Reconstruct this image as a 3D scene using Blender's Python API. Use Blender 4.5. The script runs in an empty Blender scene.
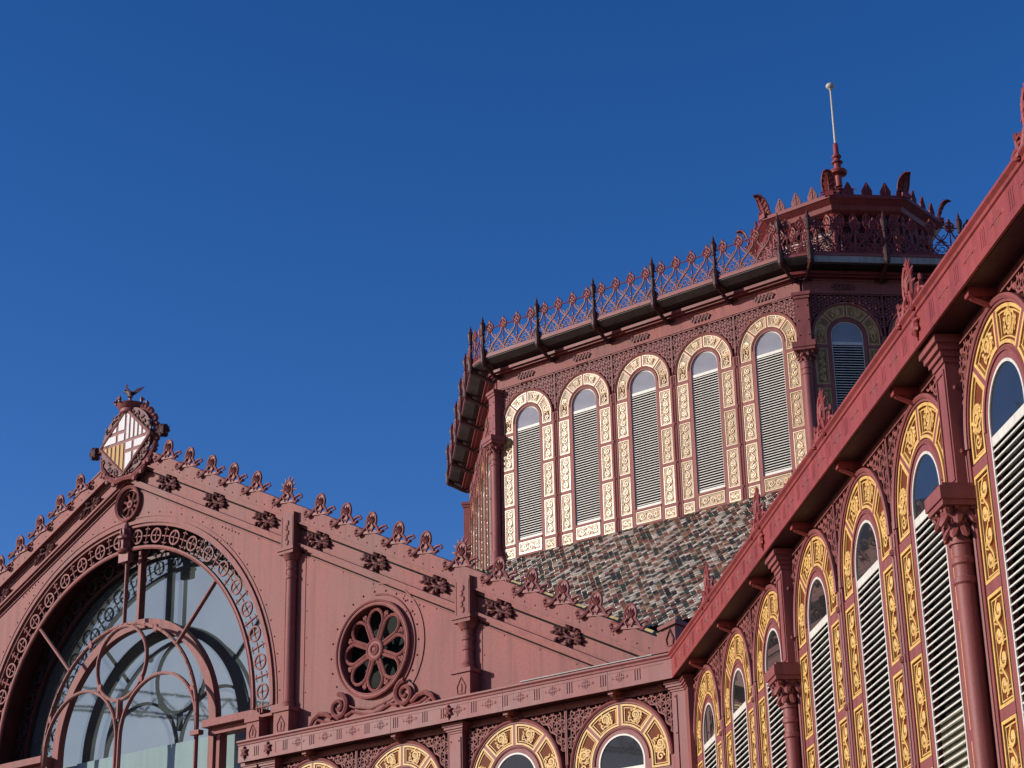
import bpy, math, random
from mathutils import Matrix, Vector
random.seed(7)
PI = math.pi
R_ = math.radians
scene = bpy.context.scene
col = scene.collection
sin, cos = math.sin, math.cos

# ------------------------------------------------------------------ survey of the place (metres)
CAMF = 1966.37; YAW = 39.071; PITCH = 21.6315; ROLL = -1.1915
CAM = (19.3653, -28.7682, 1.6)
XG = -15.8555            # axis of the gable, of the great arch and of the dome
ZAR = 10.7876            # springing of the great arch
RB = 4.7369              # mean radius of the pierced arch band
ZAP = 17.5171; SL = 0.4916   # foot of the raking fascia at the axis, slope
HF = 0.3827; HL = 0.4935
CP = 0.3526; CH = 0.4468     # main cornice: projection, fascia height
ZC = 10.0
ZW = 8.293               # centre of the small arches of the aisle and side wings
PITCHW = 2.4842; BAY = 7.6545; S1 = 1.4593
YD = 21.559; HS = 6.33; AP = HS * (1 + math.sqrt(2)); YC = YD + AP
ZWD = 25.763             # centre of the small arches of the drum
ZB = 20.879              # foot of the drum
ZG = 28.222              # gallery floor edge
SUN_AZ = 44.0; SUN_EL = 16.5

# ------------------------------------------------------------------ materials
def nodes_of(m):
    m.use_nodes = True
    nt = m.node_tree
    return nt, nt.nodes, nt.links, nt.nodes['Principled BSDF']

def paint(name, base, rough=0.5, var=0.25, scale=2.0, bump=0.12, spec=0.5, metal=0.0, coat=0.0, dirt=0.35, fine=60.0, perobj=0.0):
    """painted iron / stucco: large tonal drift, rain streaks, fine mottling, slight relief"""
    m = bpy.data.materials.new(name)
    nt, N, L, bs = nodes_of(m)
    tc = N.new('ShaderNodeTexCoord')
    n1 = N.new('ShaderNodeTexNoise'); n1.inputs['Scale'].default_value = scale; n1.inputs['Detail'].default_value = 6; n1.inputs['Roughness'].default_value = 0.65
    mp = N.new('ShaderNodeMapping'); mp.inputs['Scale'].default_value = (5.0, 5.0, 0.35)
    n2 = N.new('ShaderNodeTexNoise'); n2.inputs['Scale'].default_value = 1.6; n2.inputs['Detail'].default_value = 5
    n3 = N.new('ShaderNodeTexNoise'); n3.inputs['Scale'].default_value = fine; n3.inputs['Detail'].default_value = 3
    L.new(tc.outputs['Object'], n1.inputs['Vector'])
    L.new(tc.outputs['Object'], mp.inputs['Vector']); L.new(mp.outputs['Vector'], n2.inputs['Vector'])
    L.new(tc.outputs['Object'], n3.inputs['Vector'])
    r1 = N.new('ShaderNodeMapRange'); r1.inputs['From Min'].default_value = 0.3; r1.inputs['From Max'].default_value = 0.7
    r1.inputs['To Min'].default_value = 1 - var; r1.inputs['To Max'].default_value = 1 + var
    L.new(n1.outputs['Fac'], r1.inputs['Value'])
    r2 = N.new('ShaderNodeMapRange'); r2.inputs['From Min'].default_value = 0.45; r2.inputs['From Max'].default_value = 0.75
    r2.inputs['To Min'].default_value = 1.0; r2.inputs['To Max'].default_value = 1 - dirt
    L.new(n2.outputs['Fac'], r2.inputs['Value'])
    r3 = N.new('ShaderNodeMapRange'); r3.inputs['From Min'].default_value = 0.25; r3.inputs['From Max'].default_value = 0.75
    r3.inputs['To Min'].default_value = 0.88; r3.inputs['To Max'].default_value = 1.12
    L.new(n3.outputs['Fac'], r3.inputs['Value'])
    m1 = N.new('ShaderNodeMath'); m1.operation = 'MULTIPLY'; L.new(r1.outputs[0], m1.inputs[0]); L.new(r2.outputs[0], m1.inputs[1])
    m2 = N.new('ShaderNodeMath'); m2.operation = 'MULTIPLY'; L.new(m1.outputs[0], m2.inputs[0]); L.new(r3.outputs[0], m2.inputs[1])
    vm = N.new('ShaderNodeVectorMath'); vm.operation = 'SCALE'; vm.inputs[0].default_value = base[:3]
    fac = m2.outputs[0]
    if perobj:      # brightness and polish differ a little from object to object
        oi = N.new('ShaderNodeObjectInfo'); ro = N.new('ShaderNodeMapRange')
        ro.inputs['To Min'].default_value = 1 - perobj; ro.inputs['To Max'].default_value = 1 + perobj
        L.new(oi.outputs['Random'], ro.inputs['Value'])
        m3 = N.new('ShaderNodeMath'); m3.operation = 'MULTIPLY'; L.new(fac, m3.inputs[0]); L.new(ro.outputs[0], m3.inputs[1]); fac = m3.outputs[0]
        rs = N.new('ShaderNodeMapRange'); rs.inputs['To Min'].default_value = spec * 0.75; rs.inputs['To Max'].default_value = spec * 1.4
        L.new(oi.outputs['Random'], rs.inputs['Value'])
    L.new(fac, vm.inputs['Scale'])
    L.new(vm.outputs['Vector'], bs.inputs['Base Color'])
    rr = N.new('ShaderNodeMapRange'); rr.inputs['To Min'].default_value = max(0.05, rough - 0.12); rr.inputs['To Max'].default_value = min(1, rough + 0.12)
    L.new(n1.outputs['Fac'], rr.inputs['Value']); L.new(rr.outputs[0], bs.inputs['Roughness'])
    bs.inputs['Specular IOR Level'].default_value = spec
    if perobj: L.new(rs.outputs[0], bs.inputs['Specular IOR Level'])
    bs.inputs['Metallic'].default_value = metal
    bs.inputs['Coat Weight'].default_value = coat; bs.inputs['Coat Roughness'].default_value = 0.25
    if bump:
        b = N.new('ShaderNodeBump'); b.inputs['Strength'].default_value = bump; b.inputs['Distance'].default_value = 0.02
        L.new(n3.outputs['Fac'], b.inputs['Height']); L.new(b.outputs['Normal'], bs.inputs['Normal'])
    return m

M = {}
M['gable'] = paint('pink_painted_iron_plate', (0.226, 0.073, 0.064), 0.6, 0.26, 0.45, 0.12, 0.19, dirt=0.28, fine=25)
M['iron'] = paint('maroon_painted_iron', (0.215, 0.062, 0.057), 0.55, 0.16, 1.3, 0.12, 0.28, dirt=0.25)
M['iron_red'] = paint('red_painted_iron', (0.23, 0.041, 0.037), 0.55, 0.18, 1.5, 0.12, 0.3, dirt=0.28)
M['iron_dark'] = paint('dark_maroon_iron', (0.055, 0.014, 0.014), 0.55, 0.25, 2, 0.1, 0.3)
M['rail'] = paint('dark_red_railing_iron', (0.16, 0.024, 0.022), 0.5, 0.2, 2, 0.1, 0.3)
M['spray'] = paint('shaded_maroon_iron', (0.12, 0.038, 0.035), 0.6, 0.35, 6, 0.1, 0.3)  # darker maroon stands for the shade in the open leafwork
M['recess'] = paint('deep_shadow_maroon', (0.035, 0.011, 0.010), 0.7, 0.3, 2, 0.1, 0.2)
M['field'] = paint('oxblood_panel_field', (0.15, 0.036, 0.013), 0.6, 0.2, 4, 0.15, 0.1)
M['gold'] = paint('gold_painted_relief', (0.62, 0.38, 0.12), 0.45, 0.18, 6, 0.12, 0.22, 0.0, dirt=0.3)
M['field_pale'] = paint('pale_bronze_panel_field', (0.25, 0.125, 0.038), 0.36, 0.3, 3, 0.25, 0.32, 0.0, dirt=0.4)
M['gold_pale'] = paint('pale_gold_relief', (0.49, 0.295, 0.105), 0.30, 0.22, 5, 0.15, 0.44, 0.0, dirt=0.3, perobj=0.12)
M['white'] = paint('cream_white_paint', (0.56, 0.53, 0.46), 0.5, 0.08, 2, 0.05, 0.5, dirt=0.18)
M['blade'] = paint('off_white_blade', (0.58, 0.55, 0.48), 0.5, 0.08, 2, 0.0, 0.4, dirt=0.2)
M['black'] = paint('dark_interior', (0.012, 0.011, 0.010), 0.9, 0.2, 1, 0.0, 0.1)
M['olive'] = paint('olive_inner_shutter', (0.17, 0.16, 0.10), 0.6, 0.15, 2, 0.05, 0.3)
M['mesh'] = paint('dark_green_wire_mesh', (0.010, 0.013, 0.010), 0.8, 0.4, 9, 0.3, 0.2)
M['lead'] = paint('weathered_lead', (0.27, 0.26, 0.24), 0.55, 0.2, 1.5, 0.1, 0.4)
M['zinc'] = paint('dull_zinc_gutter', (0.10, 0.10, 0.10), 0.6, 0.25, 1.5, 0.1, 0.3)
M['ochre'] = paint('ochre_lichen_flashing', (0.42, 0.34, 0.17), 0.8, 0.35, 4, 0.2, 0.2)
M['soffit_shade'] = paint('shade_dark_soffit_red', (0.045, 0.022, 0.020), 0.8, 0.25, 2, 0.1, 0.2)  # dark colour carries the shade of the gallery underside and lantern
M['steel'] = paint('pale_metal_pole', (0.40, 0.385, 0.34), 0.45, 0.1, 3, 0.0, 0.4, 0.0, dirt=0.1)
M['shield_white'] = paint('white_enamel', (0.66, 0.64, 0.63), 0.6, 0.05, 3, 0.0, 0.12, dirt=0.1)
M['shield_gold'] = paint('gold_enamel', (0.50, 0.32, 0.11), 0.6, 0.1, 3, 0.0, 0.12, dirt=0.15)
M['shield_rose'] = paint('rose_enamel', (0.26, 0.125, 0.11), 0.6, 0.1, 3, 0.0, 0.12, dirt=0.2)
M['cream'] = paint('cream_render', (0.62, 0.58, 0.50), 0.85, 0.12, 0.5, 0.1, 0.2)
M['bounce_ground'] = paint('unseen_bounce_ground', (0.15, 0.13, 0.11), 0.85, 0.2, 0.4, 0.2, 0.3)  # unseen ground, toned lighter and warmer to bounce light
M['crane'] = paint('crane_grey', (0.10, 0.10, 0.11), 0.6, 0.1, 1, 0.0, 0.3)

def glass(name, tint, dust_or_sky_haze, f0):
    m = bpy.data.materials.new(name)
    m.use_nodes = True
    nt = m.node_tree; N = nt.nodes; L = nt.links
    for n in list(N): N.remove(n)
    out = N.new('ShaderNodeOutputMaterial')
    tc = N.new('ShaderNodeTexCoord')
    no = N.new('ShaderNodeTexNoise'); no.inputs['Scale'].default_value = 0.9; no.inputs['Detail'].default_value = 5
    L.new(tc.outputs['Object'], no.inputs['Vector'])
    bp = N.new('ShaderNodeBump'); bp.inputs['Strength'].default_value = 0.012; bp.inputs['Distance'].default_value = 0.05
    L.new(no.outputs['Fac'], bp.inputs['Height'])
    gl = N.new('ShaderNodeBsdfGlossy'); gl.inputs['Roughness'].default_value = 0.02; gl.inputs['Color'].default_value = (*tint, 1)
    L.new(bp.outputs['Normal'], gl.inputs['Normal'])
    mr = N.new('ShaderNodeMapRange'); mr.inputs['From Min'].default_value = 0.3; mr.inputs['From Max'].default_value = 0.7
    mr.inputs['To Min'].default_value = 0.75; mr.inputs['To Max'].default_value = 1.2
    L.new(no.outputs['Fac'], mr.inputs['Value'])
    vs = N.new('ShaderNodeVectorMath'); vs.operation = 'SCALE'; vs.inputs[0].default_value = dust_or_sky_haze
    L.new(mr.outputs[0], vs.inputs['Scale'])
    df = N.new('ShaderNodeBsdfDiffuse'); L.new(vs.outputs['Vector'], df.inputs['Color'])
    lw = N.new('ShaderNodeFresnel'); lw.inputs['IOR'].default_value = f0
    mx = N.new('ShaderNodeMixShader'); L.new(lw.outputs[0], mx.inputs[0]); L.new(df.outputs[0], mx.inputs[1]); L.new(gl.outputs[0], mx.inputs[2])
    L.new(mx.outputs[0], out.inputs['Surface'])
    return m
M['glass'] = glass('window_glass', (0.9, 0.9, 0.88), (0.022, 0.022, 0.022), 2.0)
M['glass_drum'] = glass('sky_hazed_drum_glass', (0.9, 0.88, 0.84), (0.24, 0.235, 0.23), 1.9)  # pale diffuse colour painted in for the bright sky these panes mirror
M['glass_big'] = glass('dusty_arch_glass', (0.72, 0.89, 0.80), (0.055, 0.068, 0.066), 2.35)
M['glass_low'] = glass('dim_aisle_glass', (0.85, 0.85, 0.85), (0.03, 0.031, 0.032), 1.32)
M['pale_band'] = paint('added_pale_band', (0.23, 0.31, 0.31), 0.8, 0.08, 0.6, 0.0, 0.08, dirt=0.1)

def tile_mat():
    m = bpy.data.materials.new('glazed_scale_tile')
    nt, N, L, bs = nodes_of(m)
    at = N.new('ShaderNodeAttribute'); at.attribute_name = 'tint'
    tc = N.new('ShaderNodeTexCoord')
    no = N.new('ShaderNodeTexNoise'); no.inputs['Scale'].default_value = 9; no.inputs['Detail'].default_value = 4
    L.new(tc.outputs['Object'], no.inputs['Vector'])
    mr = N.new('ShaderNodeMapRange'); mr.inputs['To Min'].default_value = 0.6; mr.inputs['To Max'].default_value = 1.3
    L.new(no.outputs['Fac'], mr.inputs['Value'])
    vs = N.new('ShaderNodeVectorMath'); vs.operation = 'SCALE'
    L.new(at.outputs['Color'], vs.inputs[0]); L.new(mr.outputs[0], vs.inputs['Scale'])
    L.new(vs.outputs['Vector'], bs.inputs['Base Color'])
    bs.inputs['Roughness'].default_value = 0.16
    bs.inputs['Specular IOR Level'].default_value = 0.75
    return m
M['tile'] = tile_mat()

# ------------------------------------------------------------------ mesh builder
class MB:
    def __init__(s):
        s.v = []; s.f = []; s.c = None
    def add(s, vs, fs, T=None):
        o = len(s.v)
        if T is not None: vs = [tuple(T @ Vector(p)) for p in vs]
        s.v += [tuple(p) for p in vs]
        s.f += [tuple(i + o for i in f) for f in fs]
        return s
    def merge(s, m, T=None):
        return s.add(m.v, m.f, T)
    def box(s, x0, x1, y0, y1, z0, z1, T=None):
        return s.add([(x0, y0, z0), (x1, y0, z0), (x1, y1, z0), (x0, y1, z0), (x0, y0, z1), (x1, y0, z1), (x1, y1, z1), (x0, y1, z1)],
                     [(0, 3, 2, 1), (4, 5, 6, 7), (0, 1, 5, 4), (1, 2, 6, 5), (2, 3, 7, 6), (3, 0, 4, 7)], T)
    def prism(s, pts, y0, y1, T=None):
        """polygon in x,z (counter-clockwise seen from -y) pushed from y0 (front) to y1"""
        n = len(pts)
        vs = [(x, y0, z) for x, z in pts] + [(x, y1, z) for x, z in pts]
        fs = [tuple(range(n)), tuple(range(2 * n - 1, n - 1, -1))]
        fs += [((i + 1) % n, i, i + n, (i + 1) % n + n) for i in range(n)]
        return s.add(vs, fs, T)
    def ring(s, r0, r1, a0, a1, y0, y1, n=24, cx=0, cz=0, T=None):
        """flat ring sector in x,z"""
        full = abs(a1 - a0) >= 359.9
        vs = []; fs = []
        k = n if full else n + 1
        for i in range(k):
            a = R_(a0 + (a1 - a0) * i / n); c, d = cos(a), sin(a)
            for r in (r0, r1):
                for y in (y0, y1):
                    vs.append((cx + r * c, y, cz + r * d))
        for i in range(n):
            p = 4 * i; q = 4 * ((i + 1) % k)
            fs += [(p, p + 2, q + 2, q), (p + 1, q + 1, q + 3, p + 3), (p, q, q + 1, p + 1), (p + 2, p + 3, q + 3, q + 2)]
        if not full:
            e = 4 * n
            fs += [(0, 1, 3, 2), (e, e + 2, e + 3, e + 1)]
        return s.add(vs, fs, T)
    def tube(s, pts, r, n=5, closed=False, T=None, cap=True):
        P = [Vector(p) for p in pts]
        m = len(P)
        if m < 2: return s
        rr = r if isinstance(r, (list, tuple)) else [r] * m
        vs = []; fs = []
        for i in range(m):
            a = P[i - 1] if (i > 0 or closed) else P[i]
            b = P[(i + 1) % m] if (i < m - 1 or closed) else P[i]
            t = (b - a)
            if t.length < 1e-9: t = Vector((0, 0, 1))
            t.normalize()
            ref = Vector((0, 1, 0)) if abs(t.y) < 0.9 else Vector((1, 0, 0))
            u = t.cross(ref).normalized(); w = u.cross(t).normalized()
            for k in range(n):
                an = 2 * PI * k / n + PI / n
                vs.append(P[i] + rr[i] * (cos(an) * u + sin(an) * w))
        e = m if closed else m - 1
        for i in range(e):
            p = i * n; q = ((i + 1) % m) * n
            for k in range(n):
                k2 = (k + 1) % n
                fs.append((p + k, p + k2, q + k2, q + k))
        if not closed and cap:
            fs += [tuple(range(n - 1, -1, -1)), tuple(range((m - 1) * n, m * n))]
        return s.add(vs, fs, T)
    def lathe(s, prof, n=16, T=None):
        """profile [(r, z)] about the z axis"""
        vs = []; fs = []
        for r, z in prof:
            for k in range(n):
                a = 2 * PI * k / n
                vs.append((r * cos(a), r * sin(a), z))
        for i in range(len(prof) - 1):
            for k in range(n):
                k2 = (k + 1) % n
                fs.append((i * n + k, i * n + k2, (i + 1) * n + k2, (i + 1) * n + k))
        fs += [tuple(range(n - 1, -1, -1)), tuple(range((len(prof) - 1) * n, len(prof) * n))]
        return s.add(vs, fs, T)
    def blob(s, x, y, z, rx, ry, rz, T=None, n=6, m=4):
        vs = [(x, y, z - rz)]
        for i in range(1, m):
            a = -PI / 2 + PI * i / m
            for k in range(n):
                b = 2 * PI * k / n
                vs.append((x + rx * cos(a) * cos(b), y + ry * cos(a) * sin(b), z + rz * sin(a)))
        vs.append((x, y, z + rz))
        fs = []
        for k in range(n):
            fs.append((0, 1 + (k + 1) % n, 1 + k))
        for i in range(m - 2):
            for k in range(n):
                a = 1 + i * n + k; b = 1 + i * n + (k + 1) % n
                fs.append((a, b, b + n, a + n))
        o = 1 + (m - 2) * n
        for k in range(n):
            fs.append((o + k, o + (k + 1) % n, len(vs) - 1))
        return s.add(vs, fs, T)
    def mesh(s, name, mat, smooth=True, angle=32):
        me = bpy.data.meshes.new(name)
        me.from_pydata(s.v, [], s.f); me.validate(); me.update()
        if smooth and len(me.polygons):
            me.polygons.foreach_set('use_smooth', [True] * len(me.polygons))
            me.set_sharp_from_angle(angle=R_(angle))
        if mat: me.materials.append(mat)
        return me

def put(name, mesh, parent=None, loc=(0, 0, 0), rz=0.0, scale=None):
    o = bpy.data.objects.new(name, mesh); col.objects.link(o)
    o.parent = parent; o.location = loc; o.rotation_euler = (0, 0, rz)
    if scale: o.scale = scale
    return o
def part(name, mb, mat, parent, loc=(0, 0, 0), rz=0.0, label=None, smooth=True):
    o = put(name, mb.mesh(name, M[mat], smooth), parent, loc, rz)
    if label: o['label'] = label
    return o
def thing(name, label, cat, loc, rz=0.0, group=None):
    o = bpy.data.objects.new(name, None); col.objects.link(o)
    o.location = loc; o.rotation_euler = (0, 0, rz); o.empty_display_size = 0.5
    o['label'] = label; o['category'] = cat
    if group: o['group'] = group
    return o

def arc(cx, cz, r, a0, a1, n, y=0.0):
    return [(cx + r * cos(R_(a0 + (a1 - a0) * i / n)), y, cz + r * sin(R_(a0 + (a1 - a0) * i / n))) for i in range(n + 1)]
def circ(cx, cz, r, n=14, y=0.0, rx=None):
    rx = r if rx is None else rx
    return [(cx + rx * cos(2 * PI * i / n), y, cz + r * sin(2 * PI * i / n)) for i in range(n)]
def spiral(cx, cz, r, a0, turns, n=18, y=0.0, k=0.12):
    out = []
    for i in range(n + 1):
        t = i / n
        a = R_(a0) + 2 * PI * turns * t
        q = r * (1 - (1 - k) * t)
        out.append((cx + q * cos(a), y, cz + q * sin(a)))
    return out

# ------------------------------------------------------------------ ornament
def relief_scroll(mb, w, h, y, r=0.026):
    """climbing rinceau filling a w x h panel centred on 0,0"""
    n = max(2, round(h / (w * 0.95)))
    st = h / n
    stem = []
    K = 6 * n
    for i in range(K + 1):
        t = i / K
        stem.append((0.30 * w * sin(PI * n * t), y, -h / 2 + h * t))
    mb.tube(stem, r * 0.8, 4)
    for i in range(n):
        sg = 1 if i % 2 == 0 else -1
        cz = -h / 2 + st * (i + 0.5)
        mb.tube(spiral(-sg * 0.10 * w, cz + 0.06 * st, 0.33 * w, 0 if sg > 0 else 180, -1.5 * sg, 13, y), [r * (1.05 - 0.03 * j) for j in range(14)], 4)
        mb.blob(-sg * 0.10 * w, y, cz + 0.06 * st, r * 1.9, r * 1.2, r * 1.9, n=5, m=3)
        for q in range(5):     # leaves
            a = R_((20 + 45 * q) if sg > 0 else (160 - 45 * q))
            lx, lz = sg * 0.26 * w + 0.13 * w * cos(a) * sg, cz - 0.36 * st + 0.15 * w * sin(a)
            T = Matrix.Translation((lx, y, lz)) @ Matrix.Rotation(-a, 4, 'Y')
            mb.blob(0, 0, 0, 0.16 * w, r * 1.1, 0.065 * w, T, n=5, m=3)

def panel_rect(w, h):
    g = MB()
    b = 0.034
    for x0, x1, z0, z1 in ((-w / 2, -w / 2 + b, -h / 2, h / 2), (w / 2 - b, w / 2, -h / 2, h / 2), (-w / 2 + b, w / 2 - b, -h / 2, -h / 2 + b), (-w / 2 + b, w / 2 - b, h / 2 - b, h / 2)):
        g.box(x0, x1, -0.012, 0.03, z0, z1)
    i = 0.055; c = 0.016
    for x0, x1, z0, z1 in ((-w / 2 + i, -w / 2 + i + c, -h / 2 + i, h / 2 - i), (w / 2 - i - c, w / 2 - i, -h / 2 + i, h / 2 - i), (-w / 2 + i + c, w / 2 - i - c, -h / 2 + i, -h / 2 + i + c), (-w / 2 + i + c, w / 2 - i - c, h / 2 - i - c, h / 2 - i)):
        g.box(x0, x1, 0.004, 0.03, z0, z1)
    ww, hh = w - 0.16, h - 0.16
    if hh >= ww:
        relief_scroll(g, ww, hh, 0.012)
    else:
        t = MB(); relief_scroll(t, hh, ww, 0.012)
        g.merge(t, Matrix.Rotation(PI / 2, 4, 'Y'))
    return g

def panel_vous(r0, r1, a0, a1, leg=0.0):
    g = MB()
    b = 0.036
    d0 = math.degrees(0.03 / r0); d1 = math.degrees(0.03 / r1)
    lo_leg = leg > 0 and a0 == 0; hi_leg = leg > 0 and a1 == 180
    A0 = 0 if lo_leg else None; A1 = 180 if hi_leg else None
    def st(d): return a0 if lo_leg else a0 + d
    def en(d): return a1 if hi_leg else a1 - d
    i = 0.058; c_ = 0.016
    g.ring(r0, r0 + b, st(d0), en(d0), -0.014, 0.03, 8)
    g.ring(r1 - b, r1, st(d1), en(d1), -0.014, 0.03, 8)
    g.ring(r0 + i, r0 + i + c_, st(2 * d0), en(2 * d0), 0.002, 0.03, 8)
    g.ring(r1 - i - c_, r1 - i, st(2 * d1), en(2 * d1), 0.002, 0.03, 8)
    for a, sg in ((a0, 1), (a1, -1)):
        if (lo_leg and sg > 0) or (hi_leg and sg < 0):
            q = 1 if lo_leg else -1
            for x0, x1, y0 in ((r0, r0 + b, -0.014), (r1 - b, r1, -0.014), (r0 + i, r0 + i + c_, 0.002), (r1 - i - c_, r1 - i, 0.002)):
                X0, X1 = sorted((q * x0, q * x1)); g.box(X0, X1, y0, 0.03, -leg + (0 if y0 < 0 else i), -0.0005)
            X0, X1 = sorted((q * (r0 + b), q * (r1 - b))); g.box(X0, X1, -0.014, 0.03, -leg, -leg + b)
            X0, X1 = sorted((q * (r0 + i + c_), q * (r1 - i - c_))); g.box(X0, X1, 0.002, 0.03, -leg + i, -leg + i + c_)
            continue
        for off, wd, y0 in ((0.03, b, -0.014), (0.03 + i, c_, 0.002)):
            c, s_ = cos(R_(a)), sin(R_(a))
            nx, nz = -s_ * sg, c * sg
            lo = r0 + (b if y0 < 0 else i + c_); hi = r1 - (b if y0 < 0 else i + c_)
            pts = [(c * lo + nx * off, s_ * lo + nz * off), (c * hi + nx * off, s_ * hi + nz * off),
                   (c * hi + nx * (off + wd), s_ * hi + nz * (off + wd)), (c * lo + nx * (off + wd), s_ * lo + nz * (off + wd))]
            if sg < 0: pts = pts[::-1]
            g.prism(pts, y0, 0.03)
    am = R_((a0 + a1) / 2); rm = (r0 + r1) / 2
    if lo_leg: am = R_(15)
    if hi_leg: am = R_(165)
    t = MB()
    w = (r1 - r0) - 0.13
    y = 0.008
    t.tube(spiral(0.0, 0.03, 0.36 * w, -90, 1.7, 17, y), [0.03 - 0.0008 * j for j in range(18)], 4)
    t.blob(0, y, 0.03, 0.04, 0.028, 0.04, n=5, m=3)
    for q in range(9):
        a = R_(-75 + 22 * q) if q < 5 else R_(105 + 38 * (q - 5))
        L = 0.30 * w * (1.25 if q in (1, 2) else 1)
        px, pz = 0.44 * w * cos(a) * 1.15, 0.03 + 0.46 * w * sin(a)
        t.blob(0, 0, 0, L * 0.6, 0.024, 0.028, Matrix.Translation((px, y, pz)) @ Matrix.Rotation(-a + 0.5, 4, 'Y'), n=5, m=3)
    for sg in (-1, 1):
        t.tube([(0, y, -0.40 * w), (sg * 0.22 * w, y, -0.30 * w), (sg * 0.42 * w, y, -0.40 * w), (sg * 0.50 * w, y, -0.2 * w), (sg * 0.42 * w, y, 0.0)], 0.02, 4)
        t.tube([(sg * 0.15 * w, y, 0.44 * w), (sg * 0.40 * w, y, 0.42 * w), (sg * 0.48 * w, y, 0.28 * w)], 0.02, 4)
    g.merge(t, Matrix.Translation((rm * cos(am), 0, rm * sin(am))) @ Matrix.Rotation(-(am - PI / 2), 4, 'Y'))
    if lo_leg or hi_leg:
        t2 = MB(); q = 1 if lo_leg else -1
        t2.tube(spiral(0, 0, 0.09, 0, 1.4 * q, 12, y), 0.022, 4)
        t2.blob(0.05 * q, y, 0.14, 0.03, 0.024, 0.08, n=5, m=3); t2.blob(-0.07 * q, y, 0.13, 0.03, 0.024, 0.07, n=5, m=3)
        g.merge(t2, Matrix.Translation((q * rm, 0, -leg + 0.19)))
    return g

RO = 0.515            # daylight radius
P0, P1 = 0.665, 1.055  # gilded panels between these radii
RX = 1.145            # outer moulding
HALF = PITCHW / 2
def surround(joints, zbot, sill=None):
    """pierced cast-iron arch surround of one light; panels sit in its openings"""
    g = MB()
    yb = 0.055
    # back plate with opening
    n = 24
    g.ring(RO + 0.03, RX, 0, 180, yb - 0.03, yb + 0.03, n)
    for sg in (-1, 1):
        a, b = sorted((sg * (RO + 0.03), sg * (HALF - 0.035)))
        g.box(a, b, yb - 0.03, yb + 0.03, zbot, -0.0005)
    # inner and outer archivolts
    g.ring(RO + 0.005, P0 - 0.012, 0, 180, -0.005, yb - 0.032, 28)
    g.ring(P1 + 0.012, RX, 0, 180, -0.03, yb - 0.032, 28)
    g.tube(arc(0, 0, RX - 0.02, 0, 180, 28, -0.03), 0.032, 6)
    g.tube(arc(0, 0, P0 - 0.05, 0, 180, 28, -0.008), 0.022, 5)
    for a in (0, 45, 90, 135, 180):
        T = Matrix.Rotation(-R_(a), 4, 'Y')
        if a in (0, 180):
            continue
        g.box(P0 - 0.01, P1 + 0.01, -0.012, yb - 0.032, -0.032, 0.032, T)
    for sg in (-1, 1):
        def bx(x0, x1, y0, z0, z1):
            a, b = sorted((sg * x0, sg * x1)); g.box(a, b, y0, yb - 0.032, z0, z1)
        bx(RO + 0.005, P0 - 0.012, -0.005, zbot, -0.001)
        bx(P1 + 0.05, HALF - 0.03, -0.03, zbot, -0.001)
        g.tube([(sg * (HALF - 0.05), -0.03, zbot), (sg * (HALF - 0.05), -0.03, -0.05)], 0.026, 6)
        for j in joints:
            bx(P0 - 0.011, P1 + 0.049, -0.012, j - 0.055, j + 0.055)
    if sill is not None:
        g.box(-RO - 0.004, RO + 0.004, -0.03, yb + 0.03, sill[1] , sill[1] + 0.07)
        g.box(-RO - 0.004, RO + 0.004, -0.012, yb - 0.032, sill[0] - 0.055, sill[0])
        g.box(-RO - 0.004, RO + 0.004, yb - 0.031, yb + 0.029, sill[0] - 0.05, sill[1] - 0.003)
    return g

def field_mesh(joints, zbot, sill=None):
    g = MB()
    g.ring(P0 - 0.01, P1 + 0.011, 1.5, 178.5, 0.017, 0.0228, 20)
    zs = list(joints) + [zbot]
    for sg in (-1, 1):
        a, b = sorted((sg * (P0 - 0.011), sg * (P1 + 0.049)))
        g.box(a, b, 0.017, 0.0228, zbot, joints[0] + 0.2)
    if sill is not None:
        g.box(-RO, RO, 0.017, 0.0228, sill[0], sill[1])
    return g

def frame_mesh(tr, zbot):
    g = MB()
    g.ring(RO - 0.028, RO + 0.004, 0, 180, -0.008, 0.006, 24)
    for sg in (-1, 1):
        a, b = sorted((sg * (RO - 0.028), sg * (RO + 0.004)))
        g.box(a, b, -0.008, 0.006, zbot, -0.0005)
    g.box(-RO + 0.029, RO - 0.029, -0.005, 0.006, tr - 0.05, tr + 0.05)
    g.box(-RO + 0.029, RO - 0.029, -0.005, 0.006, zbot, zbot + 0.08)
    return g
def pane_mesh(tr):
    pts = [(RO * cos(R_(a)), RO * sin(R_(a))) for a in range(0, 181, 10)]
    pts = [(RO, tr)] + pts + [(-RO, tr)]
    return MB().prism(pts, 0.0075, 0.018)
def louvre_mesh(tr, zbot, th, pitch=0.0865):
    g = MB()
    z = tr - 0.05 - 0.05
    while z > zbot + 0.09:
        g.add([(-RO + 0.029, -0.004, z - th), (RO - 0.029, -0.004, z - th), (RO - 0.029, 0.04, z + 0.009), (-RO + 0.029, 0.04, z + 0.009),
               (-RO + 0.029, -0.004, z + th - 0.002), (RO - 0.029, -0.004, z + th - 0.002), (RO - 0.029, 0.04, z + 0.018), (-RO + 0.029, 0.04, z + 0.018)],
              [(0, 3, 2, 1), (4, 5, 6, 7), (0, 1, 5, 4), (1, 2, 6, 5), (2, 3, 7, 6), (3, 0, 4, 7)])
        z -= pitch
    return g
def backing_mesh(tr, zbot):
    return MB().box(-RO - 0.02, RO + 0.02, 0.13, 0.15, zbot, tr)

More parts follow.
